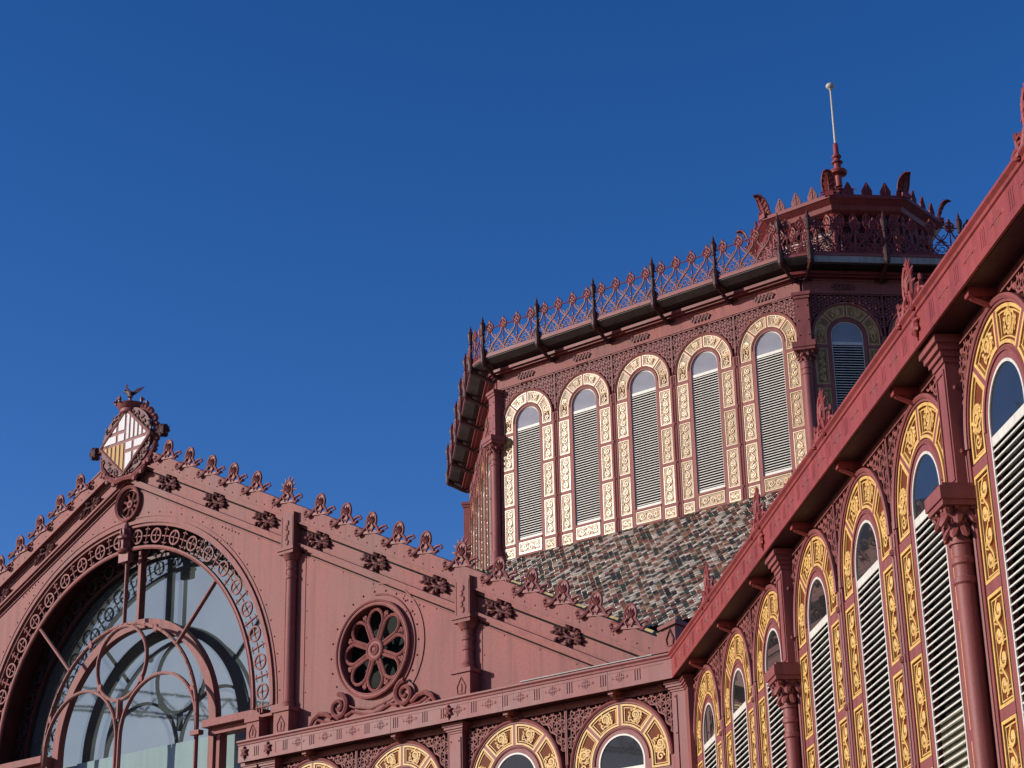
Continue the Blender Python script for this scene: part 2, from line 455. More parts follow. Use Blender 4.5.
def inside_spandrel(x, z, top):
    ax = abs(x)
    return 0.0 <= z <= top and ax <= HALF - 0.02 and (x * x + z * z) > (RX + 0.03) ** 2
def filigree(top, side=1):
    """pierced quatrefoil tracery of the two half spandrels of one light"""
    g = MB()
    r = 0.0145
    sp = 0.205
    def seg(pts, rad):
        run = []
        for p in pts:
            if inside_spandrel(p[0], p[2], top - 0.02):
                run.append(p)
            else:
                if len(run) > 1: g.tube(run, rad, 4, cap=False)
                run = []
        if len(run) > 1: g.tube(run, rad, 4, cap=False)
    for i in range(-8, 9):
        for j in range(0, 9):
            cx = i * sp + (sp / 2 if i >= 0 else -sp / 2) * 0 + (0.5 * sp if j % 2 else 0)
            cz = top - 0.115 - j * sp * 0.86
            if not inside_spandrel(cx, cz, top) or cx * side < 0: continue
            seg([(cx + 0.104 * cos(2 * PI * t / 14), 0.0, cz + 0.104 * sin(2 * PI * t / 14)) for t in range(15)], r)
            for q in range(3):
                a = PI * q / 3 + PI / 6
                seg([(cx + t * cos(a), 0.0, cz + t * sin(a)) for t in (-0.10, -0.04, 0.04, 0.10)], r * 0.9)
            g.blob(cx, -0.008, cz, 0.042, 0.025, 0.042, n=6, m=4)
            seg(spiral(cx + 0.05, cz - 0.09, 0.07, 90, 1.2, 10), r * 0.9)
    for sg in (side,):
        # big S scrolls climbing the arch
        a0 = 10
        pts = []
        for i in range(25):
            a = R_(20 + 62 * i / 24)
            q = RX + 0.06 + 0.03 * sin(i * 1.3)
            pts.append((sg * q * cos(a), -0.004, q * sin(a)))
        seg(pts, r * 1.2)
        g.box(*sorted((sg * (HALF - 0.03), sg * (HALF - 0.005))), -0.02, 0.02, 0.12, top - 0.02)
        g.box(*sorted((sg * 0.25, sg * (HALF - 0.031))), -0.02, 0.02, top - 0.018, top + 0.01)
    return g
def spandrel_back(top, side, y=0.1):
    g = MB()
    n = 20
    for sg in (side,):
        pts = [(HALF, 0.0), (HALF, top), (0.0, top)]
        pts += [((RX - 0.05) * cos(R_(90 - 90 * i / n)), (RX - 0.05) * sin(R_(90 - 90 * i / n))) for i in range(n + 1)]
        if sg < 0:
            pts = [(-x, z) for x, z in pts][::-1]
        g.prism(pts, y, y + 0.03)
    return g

class Light:
    """all the meshes of one kind of arched light, made once and shared"""
    def __init__(s, joints, zbot, tr, top, fieldmat, goldmat, paintmat, sill=None, wins=None, backmat='black', glassmat='glass', rec=0.0):
        s.rec = rec; s.alt = None
        s.m = {}
        lb = wins if wins is not None else zbot
        s.m['surround'] = surround(joints, zbot, sill).mesh('surround', M[paintmat])
        s.m['field'] = field_mesh(joints, zbot, sill).mesh('panel_field', M[fieldmat])
        s.m['frame'] = frame_mesh(tr, lb).mesh('window_frame', M['white'])
        s.m['pane'] = pane_mesh(tr).mesh('glass_pane', M[glassmat])
        s.m['louvre'] = louvre_mesh(tr, lb, 0.010 if rec == 0 else 0.0135).mesh('louvre_blind', M['blade'])
        s.m['back'] = backing_mesh(tr, lb).mesh('window_back', M[backmat])
        for sd_ in (-1, 1):
            s.m['fil%d' % sd_] = filigree(top, sd_).mesh('pierced_spandrel', M['gable'] if rec == 0 else M['iron'])
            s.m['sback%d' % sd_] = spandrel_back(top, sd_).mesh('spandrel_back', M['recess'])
        gold = []
        allg = MB()
        for k in range(4):
            p = panel_vous(P0, P1, 45 * k, 45 * (k + 1), -joints[0] - 0.065); gold.append((p.mesh('gilded_panel', M[goldmat]), (0, 0, 0))); allg.merge(p)
        zs = list(joints) + ([zbot] if joints[-1] - zbot > 0.25 else [])
        pw = P1 + 0.04 - P0
        xm = P0 + pw / 2
        # short stub above the first joint belongs to the arch ends
        cache = {}
        for a, b in zip(zs[:-1], zs[1:]):
            hi = a - 0.06; lo = b + (0.06 if b != zbot else 0.03)
            key = round(hi - lo, 3)
            if key not in cache:
                mb = panel_rect(pw, hi - lo); cache[key] = (mb, mb.mesh('gilded_panel', M[goldmat]))
            mb, me = cache[key]
            for sg in (-1, 1):
                gold.append((me, (sg * xm, 0, (hi + lo) / 2)))
                allg.merge(mb, Matrix.Translation((sg * xm, 0, (hi + lo) / 2)))
        if sill is not None:
            mb = panel_rect(2 * RO - 0.04, sill[1] - sill[0] - 0.03); zc_ = (sill[0] + sill[1]) / 2
            gold.append((mb.mesh('gilded_panel', M[goldmat]), (0, 0, zc_))); allg.merge(mb, Matrix.Translation((0, 0, zc_)))
        s.gold = gold
        s.allg = allg.mesh('gilded_panelling', M[goldmat])
    def place(s, parent, loc, rz=0.0, single=True):
        w = put('arched_window', s.m['surround'], parent, loc, rz)
        put('panel_field', s.m['field'], w)
        rl = (0, s.rec, 0)
        put('window_frame', s.m['frame'], w, rl); put('glass_pane', s.alt or s.m['pane'], w, rl)
        put('louvre_blind', s.m['louvre'], w, rl); put('window_back', s.m['back'], w)
        for sd_ in (-1, 1):
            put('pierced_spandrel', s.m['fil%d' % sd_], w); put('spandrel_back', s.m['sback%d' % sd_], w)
        if single:
            for me, l in s.gold: put('gilded_panel', me, w, l)
        else:
            put('gilded_panelling', s.allg, w)
        return w

def rivet_row(mb, p0, p1, step, r=0.018):
    a, b = Vector(p0), Vector(p1); L = (b - a).length; n = int(L / step)
    for i in range(n + 1):
        p = a + (b - a) * (i / max(1, n))
        mb.blob(p.x, p.y, p.z, r, r * 0.8, r, n=5, m=3)

def palmette(h=0.50, w=0.62, spiky=False):
    g = MB()
    cz, rx, rz = 0.56 * h, min(0.20 * w, 0.14), 0.44 * h
    g.prism([(rx * 0.92 * cos(2 * PI * i / 14), cz + rz * 0.92 * sin(2 * PI * i / 14)) for i in range(14)], -0.008, 0.012)
    g.tube([(rx * cos(2 * PI * i / 16), -0.006, cz + rz * sin(2 * PI * i / 16)) for i in range(16)], 0.027, 5, closed=True)
    for q in range(5):
        a = R_(90 + (q - 2) * 20)
        g.blob(0, 0, 0, 0.24 * h, 0.035, 0.019, Matrix.Translation((0.55 * rx * cos(a) * 1.4, -0.012, 0.22 * h + 0.42 * h * sin(a))) @ Matrix.Rotation(-a, 4, 'Y'), n=5, m=4)
    for sg in (-1, 1):
        pts = [(sg * 0.10 * w, -0.01, 0.40 * h), (sg * 0.19 * w, -0.015, 0.26 * h), (sg * 0.27 * w, -0.02, 0.06 * h), (sg * 0.35 * w, -0.06, -0.10 * h), (sg * 0.44 * w, -0.07, -0.12 * h), (sg * 0.48 * w, -0.06, -0.02 * h), (sg * 0.43 * w, -0.05, 0.02 * h)]
        g.tube(pts, [0.028, 0.033, 0.035, 0.034, 0.03, 0.026, 0.02], 5)
        g.blob(sg * 0.40 * w, -0.06, -0.12 * h, 0.04, 0.035, 0.04, n=6, m=4)
        g.tube([(sg * 0.22 * w, 0, 0.02), (sg * 0.36 * w, 0, 0.20 * h), (sg * 0.50 * w, 0, 0.26 * h), (sg * 0.56 * w, 0, 0.12 * h), (sg * 0.48 * w, 0, 0.08 * h)], [0.03, 0.03, 0.028, 0.024, 0.02], 5)
        g.tube([(sg * 0.04, -0.02, 0.0), (sg * 0.10, -0.03, 0.10), (sg * 0.05, -0.03, 0.17)], 0.022, 5)
    g.box(-0.45 * w, 0.45 * w, -0.02, 0.02, -0.03, 0.025)
    if spiky:
        for q in range(7):
            a = R_(90 + (q - 3) * 30)
            g.blob(0, 0, 0, 0.10, 0.02, 0.024, Matrix.Translation((1.25 * rx * cos(a), 0, cz + 1.12 * rz * sin(a))) @ Matrix.Rotation(-a, 4, 'Y'), n=5, m=3)
    return g

def rosette_cluster():
    """open cast-iron leaf spray of the raking frieze"""
    g = MB()
    rnd = random.Random(3)
    for k in range(26):
        u = -0.36 + 0.72 * ((k * 7) % 26) / 25
        hgt = 0.19 * (1 - (abs(u) / 0.42) ** 2) + 0.03
        v = rnd.uniform(-1, 1) * hgt
        a = math.atan2(v, u) + rnd.uniform(-0.5, 0.5)
        T = Matrix.Translation((u, -0.045 + rnd.uniform(-0.02, 0.02), v)) @ Matrix.Rotation(-a, 4, 'Y') @ Matrix.Rotation(rnd.uniform(-0.5, 0.5), 4, 'Z')
        g.blob(0, 0, 0, 0.085, 0.05, 0.036, T, n=6, m=4)
    g.tube([(-0.34, -0.03, 0), (-0.1, -0.06, 0.03), (0.1, -0.06, -0.03), (0.34, -0.03, 0)], 0.022, 5)
    return g

def capital_mb(r, h, leaf=True):
    g = MB()
    g.lathe([(r * 1.25, 0), (r * 1.25, 0.03), (r * 1.02, 0.04), (r * 1.02, h * 0.25), (r * 1.25, h * 0.55), (r * 1.9, h)], 16)
    if leaf:
        for ring_, (z, q, s_) in enumerate(((h * 0.35, 1.2, 1), (h * 0.72, 1.65, 1.2))):
            for k in range(8):
                a = 2 * PI * (k + 0.5 * ring_) / 8
                T = Matrix.Rotation(a, 4, 'Z') @ Matrix.Translation((r * q, 0, z)) @ Matrix.Rotation(R_(-35), 4, 'Y')
                g.blob(0, 0, 0, 0.035 * s_, 0.055 * s_, 0.11 * s_, T, n=6, m=4)
                g.tube([tuple(T @ Vector(p)) for p in ((0.02, 0, 0.06), (0.07, 0, 0.10), (0.09, 0, 0.06), (0.06, 0, 0.03))], 0.02 * s_, 5)
        for k in range(4):
            a = PI / 4 + PI / 2 * k
            c, d = cos(a), sin(a)
            pts = [(c * r * 1.4, d * r * 1.4, h * 0.7), (c * r * 2.2, d * r * 2.2, h * 0.98), (c * r * 2.5, d * r * 2.5, h * 0.86), (c * r * 2.3, d * r * 2.3, h * 0.76)]
            g.tube(pts, 0.035, 5)
    return g

def cornice_mb(x0, x1, mit0=0.0, mit1=0.0, back=0.25, y0=0.0):
    """main cornice, fascia face at y=-CP; x ends mitred by mit per metre of projection"""
    prof = [(back, ZC - CH + 0.06), (-CP + 0.05, ZC - CH + 0.045), (-CP + 0.03, ZC - CH), (-CP, ZC - CH), (-CP, ZC - 0.105), (-CP - 0.02, ZC - 0.095), (-CP - 0.025, ZC - 0.06), (-CP - 0.06, ZC - 0.03), (-CP - 0.06, ZC), (back, ZC + 0.03)]
    n = len(prof)
    vs = [(x0 + mit0 * y, y, z) for y, z in prof] + [(x1 + mit1 * y, y, z) for y, z in prof]
    fs = [tuple(range(n)), tuple(range(2 * n - 1, n - 1, -1))] + [((i + 1) % n, i, i + n, (i + 1) % n + n) for i in range(n)]
    return MB().add(vs, fs)

def triglyph(mb, x, y, d=0.012):
    for k in (-1, 0, 1):
        mb.box(x + k * 0.055 - 0.013, x + k * 0.055 + 0.013, y - d, y + 0.01, ZC - CH + 0.09, ZC - 0.16)
def frieze_flower(mb, x, y):
    zc_ = ZC - CH / 2 - 0.03
    mb.box(x - 0.15, x + 0.15, y - 0.009, y + 0.01, zc_ - 0.012, zc_ + 0.012)
    for dx, h in ((-0.08, 0.05), (-0.04, 0.085), (0, 0.11), (0.04, 0.085), (0.08, 0.05)):
        mb.blob(x + dx, y, zc_, 0.015, 0.012, h, n=5, m=4)
    for dx in (-0.16, 0.16):
        mb.blob(x + dx, y, zc_, 0.035, 0.012, 0.03, n=5, m=3)

def drop_boss(mb, x, y, z):
    mb.blob(x, y - 0.02, z, 0.075, 0.06, 0.085, n=8, m=5)
    for k in range(6):
        a = R_(60 * k + 30)
        mb.blob(0, 0, 0, 0.06, 0.03, 0.03, Matrix.Translation((x + 0.06 * cos(a), y - 0.03, z + 0.075 * sin(a))) @ Matrix.Rotation(-a, 4, 'Y'), n=5, m=3)
    mb.tube([(x, y - 0.01, z - 0.16), (x, y - 0.01, z + 0.14)], 0.012, 4)

# ------------------------------------------------------------------ ground
g = MB().add([(-600, -600, 0), (600, -600, 0), (600, 600, 0), (-600, 600, 0)], [(0, 1, 2, 3)])
gr = part('ground', g, 'bounce_ground', None, smooth=False); gr['kind'] = 'structure'
gr['label'] = 'worn stone paving around the market hall'

YF = -0.036           # face of the aisle and side wing walls
# =================================================================== low aisle wing (foot of the gable)
WJ = [-0.251, -1.501, -2.751, -4.0]
WB = -5.3
wing_light = Light(WJ, WB, -0.15, 1.165, 'field', 'gold', 'iron')
TOPW = ZW + 1.165

aw = thing('aisle_wing', 'low pink wing at the gable foot with gilded round-headed windows', 'building wing', (-5.7, YF, 0))
ox = 5.7
def LX(x): return x + ox
AX0 = -11.32
k225 = math.tan(R_(22.5))
cor = cornice_mb(LX(AX0), LX(0.0), 0.0, k225)
# incised panels and ribs on the fascia
for x in [-0.92 - 0.775 * i for i in range(0, 7)]:
    triglyph(cor, LX(x), -CP)
    if x > -5.2: frieze_flower(cor, LX(x - 0.3875), -CP)
for x in [-6.05 - 0.775 * i for i in range(0, 6)]:
    triglyph(cor, LX(x), -CP)
    frieze_flower(cor, LX(x - 0.3875), -CP) if x > -9.6 else None
for x in (-5.42, -10.42, -11.12): drop_boss(cor, LX(x), -CP, ZC - CH / 2 - 0.03)
triglyph(cor, LX(-10.78), -CP)
for a, b in ((-5.2, -0.35), (-10.2, -5.65)):
    cor.tube([(LX(a), -CP - 0.002, ZC - 0.15), (LX(b), -CP - 0.002, ZC - 0.15)], 0.008, 4)
    cor.tube([(LX(a), -CP - 0.002, ZC - 0.15), (LX(a), -CP - 0.002, ZC - CH + 0.07)], 0.008, 4)
for x in (-1.588, -4.07, -6.96, -9.44): cor.box(LX(x) - 0.008, LX(x) + 0.008, -CP - 0.006, -CP + 0.01, ZC - CH - 0.003, ZC - 0.11)
part('cornice', cor, 'iron', aw)
part('soffit_shade', MB().box(LX(AX0 + 0.04), LX(-0.16), -CP + 0.055, 0.015, ZC - CH + 0.02, ZC - CH + 0.034), 'iron_dark', aw, smooth=False)  # dark board added to paint the shade under the cornice
# strip of light metal on the cornice top
part('gutter_strip', MB().box(LX(-3.6), LX(-0.55), -CP - 0.04, -0.05, ZC + 0.025, ZC + 0.042), 'lead', aw)
lin = MB()
lin.box(LX(AX0 + 0.05), LX(0.0), 0.02, 0.2, TOPW, ZC - CH + 0.05)
lin.box(LX(AX0 + 0.05), LX(0.0), 0.0, 0.2, 0, ZW + WB - 0.001)
# plain wall strips between the pairs of lights
for a, b in ((-0.36, 0.0), (-5.64, -5.30), (-11.27, -10.66)):
    lin.box(LX(a), LX(b), 0.02, 0.2, ZW + WB + 0.001, TOPW - 0.001)
part('wall', lin, 'iron', aw)
part('wall_core', MB().box(LX(AX0 + 0.1), LX(0.3), 0.26, 0.5, 0, ZC - 0.1), 'black', aw)
wx = (-1.588, -4.072, -6.955, -9.439)
low_pane = wing_light.m['pane'].copy(); low_pane.materials[0] = M['glass_low']
wing_light.alt = low_pane
for x in wx:
    wing_light.place(aw, (LX(x), 0, ZW))
    cb = MB()
    cb.prism([(-0.055, 0.03), (0.055, 0.03), (0.07, 0.11), (-0.07, 0.11)], -CP + 0.08, 0.03)
    cb.tube([(0, -CP + 0.12, 0.03), (0, -0.16, 0.0), (0, -0.04, -0.05)], 0.036, 6)
    part('soffit_corbel', cb, 'iron', aw, (LX(x), 0, ZC - CH - 0.09))
# pilasters
def wing_pilaster(parent, x, w=0.34):
    p = MB()
    p.box(x - w / 2, x + w / 2, -0.13, 0.02, 0, 9.36)
    p.box(x - w / 2 + 0.03, x + w / 2 - 0.03, -0.15, -0.129, 0.2, 9.28)
    for i, (e, z0, z1) in enumerate(((0.02, 9.36, 9.40), (0.045, 9.40, 9.44), (0.075, 9.44, 9.49), (0.10, 9.49, 9.56))):
        p.box(x - w / 2 - e, x + w / 2 + e, -0.13 - e, 0.02, z0, z1)
    for z in (9.2, 8.6, 8.0):
        p.blob(x - 0.1, -0.15, z, 0.02, 0.02, 0.02, n=5, m=3); p.blob(x + 0.1, -0.15, z, 0.02, 0.02, 0.02, n=5, m=3)
    part('pilaster', p, 'iron', parent)
for x in (-5.44, -10.60, -11.12): wing_pilaster(aw, LX(x), 0.33 if x > -11 else 0.28)
# corner pier shared by both wings
p = MB()
def cpier(e, z0, z1):
    a = 0.34 + e; d = 0.13 + e
    pts2 = [(-a, -d), (-d * k225, -d), ((a) * 0.7071 - d * 0.7071, -(a) * 0.7071 - d * 0.7071), (a * 0.7071, -a * 0.7071), (0, 0.02), (-a, 0.02)]
    vs = [(LX(x), y, z0) for x, y in pts2] + [(LX(x), y, z1) for x, y in pts2]
    n = len(pts2)
    p.add(vs, [tuple(range(n - 1, -1, -1)), tuple(range(n, 2 * n))] + [(i, (i + 1) % n, (i + 1) % n + n, i + n) for i in range(n)])
cpier(0, 0, 9.36); cpier(0.02, 9.36, 9.40); cpier(0.045, 9.40, 9.44); cpier(0.075, 9.44, 9.49); cpier(0.10, 9.49, 9.56)
for z in (9.27, 8.62, 7.9):
    p.blob(LX(-0.26), -0.14, z, 0.022, 0.025, 0.022, n=5, m=3)
p.tube([(LX(-0.24), -0.14, 7), (LX(-0.24), -0.14, 9.3)], 0.010, 4)
part('corner_pier', p, 'iron', aw)
mul = None
def mullion_mb(zlo, zhi, joints):
    m_ = MB()
    m_.box(-0.034, 0.034, 0.0, 0.09, zlo, zhi)
    m_.tube([(0, -0.012, zlo), (0, -0.012, zhi)], 0.022, 6)
    for j in joints:
        m_.box(-0.07, 0.07, -0.05, 0.02, j - 0.05, j + 0.05)
        m_.blob(0, -0.06, j, 0.04, 0.04, 0.045, n=6, m=4)
    return m_
mull_w = mullion_mb(WB, 0.12, WJ).mesh('mullion', M['iron'])
for x in ((wx[0] + wx[1]) / 2, (wx[2] + wx[3]) / 2): put('mullion', mull_w, aw, (LX(x), 0, ZW))

# =================================================================== side wing (coming towards the camera on the right)
sw = thing('side_wing', 'long red side wing on the right with tall louvred gilded windows and columns', 'building wing', (YF * -0.4142 * 0, 0, 0), -R_(45))
SY = YF
SEND = 31.2
cor = cornice_mb(0.0, SEND, -k225, 0.0)
def sh(mb, dy=SY):
    mb.v = [(x, y + dy, z) for x, y, z in mb.v]; return mb
cols_s = [S1 + PITCHW * 2 + (BAY - PITCHW * 2) / 2 + BAY * i for i in range(4)]
for c0, c1 in zip([0.1] + cols_s, cols_s + [SEND]):
    n = max(1, int((c1 - c0 - 0.9) / 0.78))
    for i in range(n + 1):
        x = c0 + 0.5 + (c1 - c0 - 1.0) * i / n
        triglyph(cor, x, -CP, 0.004)
        if i < n: frieze_flower(cor, x + (c1 - c0 - 1.0) / n / 2, -CP)
for c in cols_s: drop_boss(cor, c, -CP, ZC - CH / 2 - 0.02)
part('cornice', sh(cor), 'iron_red', sw)
part('soffit_shade', sh(MB().box(0.12, SEND, -CP + 0.055, 0.015, ZC - CH + 0.02, ZC - CH + 0.034)), 'iron_dark', sw, smooth=False)  # added board, coloured dark as the shade below this cornice
lin = MB()
lin.box(0.0, SEND, 0.02, 0.2, TOPW, ZC - CH + 0.05)
lin.box(0.0, SEND, 0.0, 0.2, 0, ZW + WB - 0.001)
ws_ = []
for b in range(4):
    for i in range(3):
        s_ = S1 + b * BAY + i * PITCHW
        ws_.append(s_)
lin.box(0.0, ws_[0] - HALF, 0.02, 0.2, ZW + WB + 0.001, TOPW - 0.001)
for c in cols_s:
    lin.box(c - (BAY - 3 * PITCHW) / 2, c + (BAY - 3 * PITCHW) / 2, 0.02, 0.2, ZW + WB + 0.001, TOPW - 0.001)
part('wall', sh(lin), 'iron', sw)
part('wall_core', sh(MB().box(0.3, SEND, 0.26, 0.5, 0, ZC - 0.1)), 'black', sw)
wing_light.alt = None
for i, s_ in enumerate(ws_):
    if i > 10: break
    wing_light.place(sw, (s_, SY, ZW), single=i < 8)
    if i in (5, 6):
        ol = MB().box(-RO, RO, 0.06, 0.09, -5.3, -2.36)
        put('inner_shutter', ol.mesh('inner_shutter', M['olive']), sw, (s_, SY, ZW))
    cb = MB()
    cb.prism([(-0.055, 0.03), (0.055, 0.03), (0.07, 0.11), (-0.07, 0.11)], -CP + 0.08, 0.03)
    cb.tube([(0, -CP + 0.12, 0.03), (0, -0.16, 0.0), (0, -0.04, -0.05)], 0.036, 6)
    part('soffit_corbel', cb, 'iron_red', sw, (s_, SY, ZC - CH - 0.09))
for i in range(len(ws_) - 1):
    if i % 3 != 2 and i < 11: put('mullion', mull_w, sw, ((ws_[i] + ws_[i + 1]) / 2, SY, ZW))

def wing_column():
    g = MB()
    r = 0.108; yc_ = -0.125
    T = Matrix.Translation((0, yc_, 0))
    g.lathe([(r * 1.5, 0.0), (r * 1.5, 0.5), (r * 1.1, 0.6), (r, 0.7), (r, 6.92), (r * 1.18, 6.94), (r * 1.18, 6.99), (r * 1.0, 7.0), (r * 1.0, 7.12), (r * 1.18, 7.14), (r * 1.18, 7.19), (r * 1.02, 7.21), (r * 1.02, 7.36)], 20, T)
    shaft = g
    cap = capital_mb(r, 0.38)
    ab = MB()
    for e, z0, z1 in ((0.0, 7.70, 7.76), (0.02, 7.76, 7.90), (-0.02, 7.90, 7.94)):
        ab.box(-0.25 - e, 0.25 + e, yc_ - 0.24 - e, 0.02, z0, z1)
    pil = MB()
    pil.box(-0.165, 0.165, -0.16, 0.02, 7.94, 9.28)
    pil.box(-0.135, -0.11, -0.175, -0.159, 8.0, 9.22); pil.box(0.11, 0.135, -0.175, -0.159, 8.0, 9.22)
    pil.box(-0.109, 0.109, -0.175, -0.159, 9.18, 9.22); pil.box(-0.109, 0.109, -0.175, -0.159, 8.0, 8.04)
    for i, (e, z0, z1) in enumerate(((0.02, 9.28, 9.34), (0.05, 9.34, 9.40), (0.085, 9.40, 9.47), (0.12, 9.47, 9.555))):
        pil.box(-0.165 - e, 0.165 + e, -0.16 - e, 0.02, z0, z1)
    for z in (9.0, 8.3):
        for x in (-0.166, 0.166): pil.blob(x, -0.08, z, 0.02, 0.025, 0.03, n=5, m=3)
    return shaft.mesh('column', M['iron']), cap.mesh('capital', M['iron']), ab.mesh('abacus', M['iron']), pil.mesh('pilaster_block', M['iron'])
wc = wing_column()
for c in cols_s[:3]:
    o = put('column', wc[0], sw, (c, SY, 0))
    put('capital', wc[1], o, (0, -0.125, 7.34)); put('abacus', wc[2], o); put('pilaster_block', wc[3], o)
# spiky antefixes on the cornice
def antefix():
    g = MB()
    g.merge(palmette(0.58, 0.7, True))
    for sg in (-1, 1):
        g.tube([(sg * 0.16, 0, 0.02), (sg * 0.30, 0, 0.22), (sg * 0.42, 0, 0.20), (sg * 0.40, 0, 0.10)], 0.026, 5)
        g.tube([(sg * 0.30, 0, 0.02), (sg * 0.46, 0, 0.12), (sg * 0.56, 0, 0.08), (sg * 0.52, 0, 0.0)], 0.026, 5)
        g.blob(sg * 0.44, 0, 0.26, 0.03, 0.03, 0.05, n=5, m=4)
    g.tube([(0, 0, 0.5), (0, 0, 0.72)], [0.02, 0.006], 5)
    for sg in (-1, 1): g.tube([(0, 0, 0.60), (sg * 0.07, 0, 0.66)], 0.012, 4)
    return g
am = antefix().mesh('antefix', M['iron_red'])
for i in range(6): put('antefix', am, sw, (3.62 + 3.86 * i, SY - CP + 0.02, ZC + 0.02), scale=(0.92, 1, 0.9))
part('roof', MB().add([(0.0, -0.2, ZC - 0.02), (SEND, -0.2, ZC - 0.02), (SEND, 9, ZC + 0.2), (0.0, 9, ZC + 0.2)], [(0, 1, 2, 3)]), 'lead', sw, smooth=False)

# =================================================================== gabled hall
gh = thing('gabled_hall', 'pink gabled market hall front with a great arched window and a rose window', 'building', (XG, 0, 0))
GW = 0.05            # face of the gable plates
XL = -15.0; XR = -XG - 0.0     # local extents about the axis
RA = RB + 0.29       # radius of the opening
def zr(x, off=0.0): return ZAP + off - SL * abs(x)
# wall plate with arched opening, rose and roundel openings
RXc, RZc, RR = -7.8186 - XG, 11.471, 1.0239
wall = MB()
def wall_strip(xa, xb, zlo_f, zhi_f, y0=GW, y1=GW + 0.25):
    wall.prism([(xa, zlo_f(xa)), (xb, zlo_f(xb)), (xb, zhi_f(xb)), (xa, zhi_f(xa))], y0, y1)
def ztop_(x): return zr(x, 0.05)
def zarch(x):
    d = RA * RA - x * x
    return ZAR + math.sqrt(d) if d > 0 else ZAR
RH = 0.98
def cuts():
    xs = set([XL, XR, -RA, RA])
    for i in range(49): xs.add(-RA + 2 * RA * i / 48)
    for i in range(33):
        xs.add(RXc + RH * cos(PI * i / 32))
        xs.add(-RXc + RH * cos(PI * i / 32))
    for i in range(17): xs.add(0.33 * cos(PI * i / 16))
    for x in (-12, -9, 9, 12, 15.5): xs.add(x)
    xs.add(0.0)
    return sorted(x for x in xs if XL <= x <= XR)
X = cuts()
for a, b in zip(X[:-1], X[1:]):
    if b - a < 1e-5: continue
    m_ = (a + b) / 2
    if abs(m_) < RA:
        lo = zarch
    else:
        lo = lambda x: 9.9 if x > 0 else 0.0
    if abs(abs(m_) - RXc) < RH:
        sx = RXc if m_ > 0 else -RXc
        f = lambda x: math.sqrt(max(0, RH * RH - (x - sx) ** 2))
        wall_strip(a, b, lo, lambda x: RZc - f(x)); wall_strip(a, b, lambda x: RZc + f(x), ztop_)
    elif abs(m_) < 0.33:
        f = lambda x: math.sqrt(max(0, 0.33 ** 2 - x * x))
        wall_strip(a, b, lo, lambda x: 16.4 - f(x)); wall_strip(a, b, lambda x: 16.4 + f(x), ztop_)
    else:
        wall_strip(a, b, lo, ztop_)
# plate seams with rivets and flanges
for x in (-5.5, 5.5):
    pass
gw_o = part('gable_wall', wall, 'gable', gh)
# thin raised archivolt flange and plate edges
fl = MB()
fl.ring(RA + 0.02, RA + 0.10, 0, 180, GW - 0.045, GW - 0.001, 64)
fl.ring(RA + 0.17, RA + 0.20, 0, 180, GW - 0.018, GW - 0.001, 64)
for i in range(40):
    a = R_(4.4 * i + 3)
    fl.blob((RA + 0.27) * cos(a), GW - 0.005, ZAR + 0 * a + (RA + 0.27) * sin(a) - ZAR, 0.02, 0.018, 0.02, n=5, m=3)
fl.v = [(x, y, z + ZAR) for x, y, z in fl.v]
part('archivolt_flange', fl, 'gable', gh)
rivet_mb = {}
# plate joints: vertical strips beside the columns, rivet lines under the raking mould
for sg in (-1, 1):
    for xx in (5.40, 6.00, 10.45, 10.93):
        fl = MB()
        z1 = zr(xx, -HL - 0.05)
        fl.box(*sorted((sg * xx - 0.012, sg * xx + 0.012)), GW - 0.012, GW - 0.001, 10.0, z1)
        rivet_row(fl, (sg * (xx + 0.06), GW, 10.3), (sg * (xx + 0.06), GW, z1 - 0.2), 0.55, 0.019)
        part('plate_seam', fl, 'gable', gh)
    fl = MB()
    rivet_row(fl, (sg * 1.0, GW, zr(1.0, -HL - 0.22)), (sg * 15.0, GW, zr(15.0, -HL - 0.22)), 0.95, 0.022)
    for px, n_ in ((3.3, 6), (8.85, 6)):
        for q in range(n_):
            fl.blob(sg * (px + 0.11 * q), GW, zr(px + 0.11 * q, -HL - 0.28), 0.022, 0.025, 0.022, n=5, m=3)
            fl.blob(sg * (px - 0.25 + 0.11 * q), GW, zr(px - 0.25 + 0.11 * q, -HL - 0.28 - (0.33 if px < 8 else 0.24)), 0.022, 0.025, 0.022, n=5, m=3)
    rivet_mb[sg] = fl

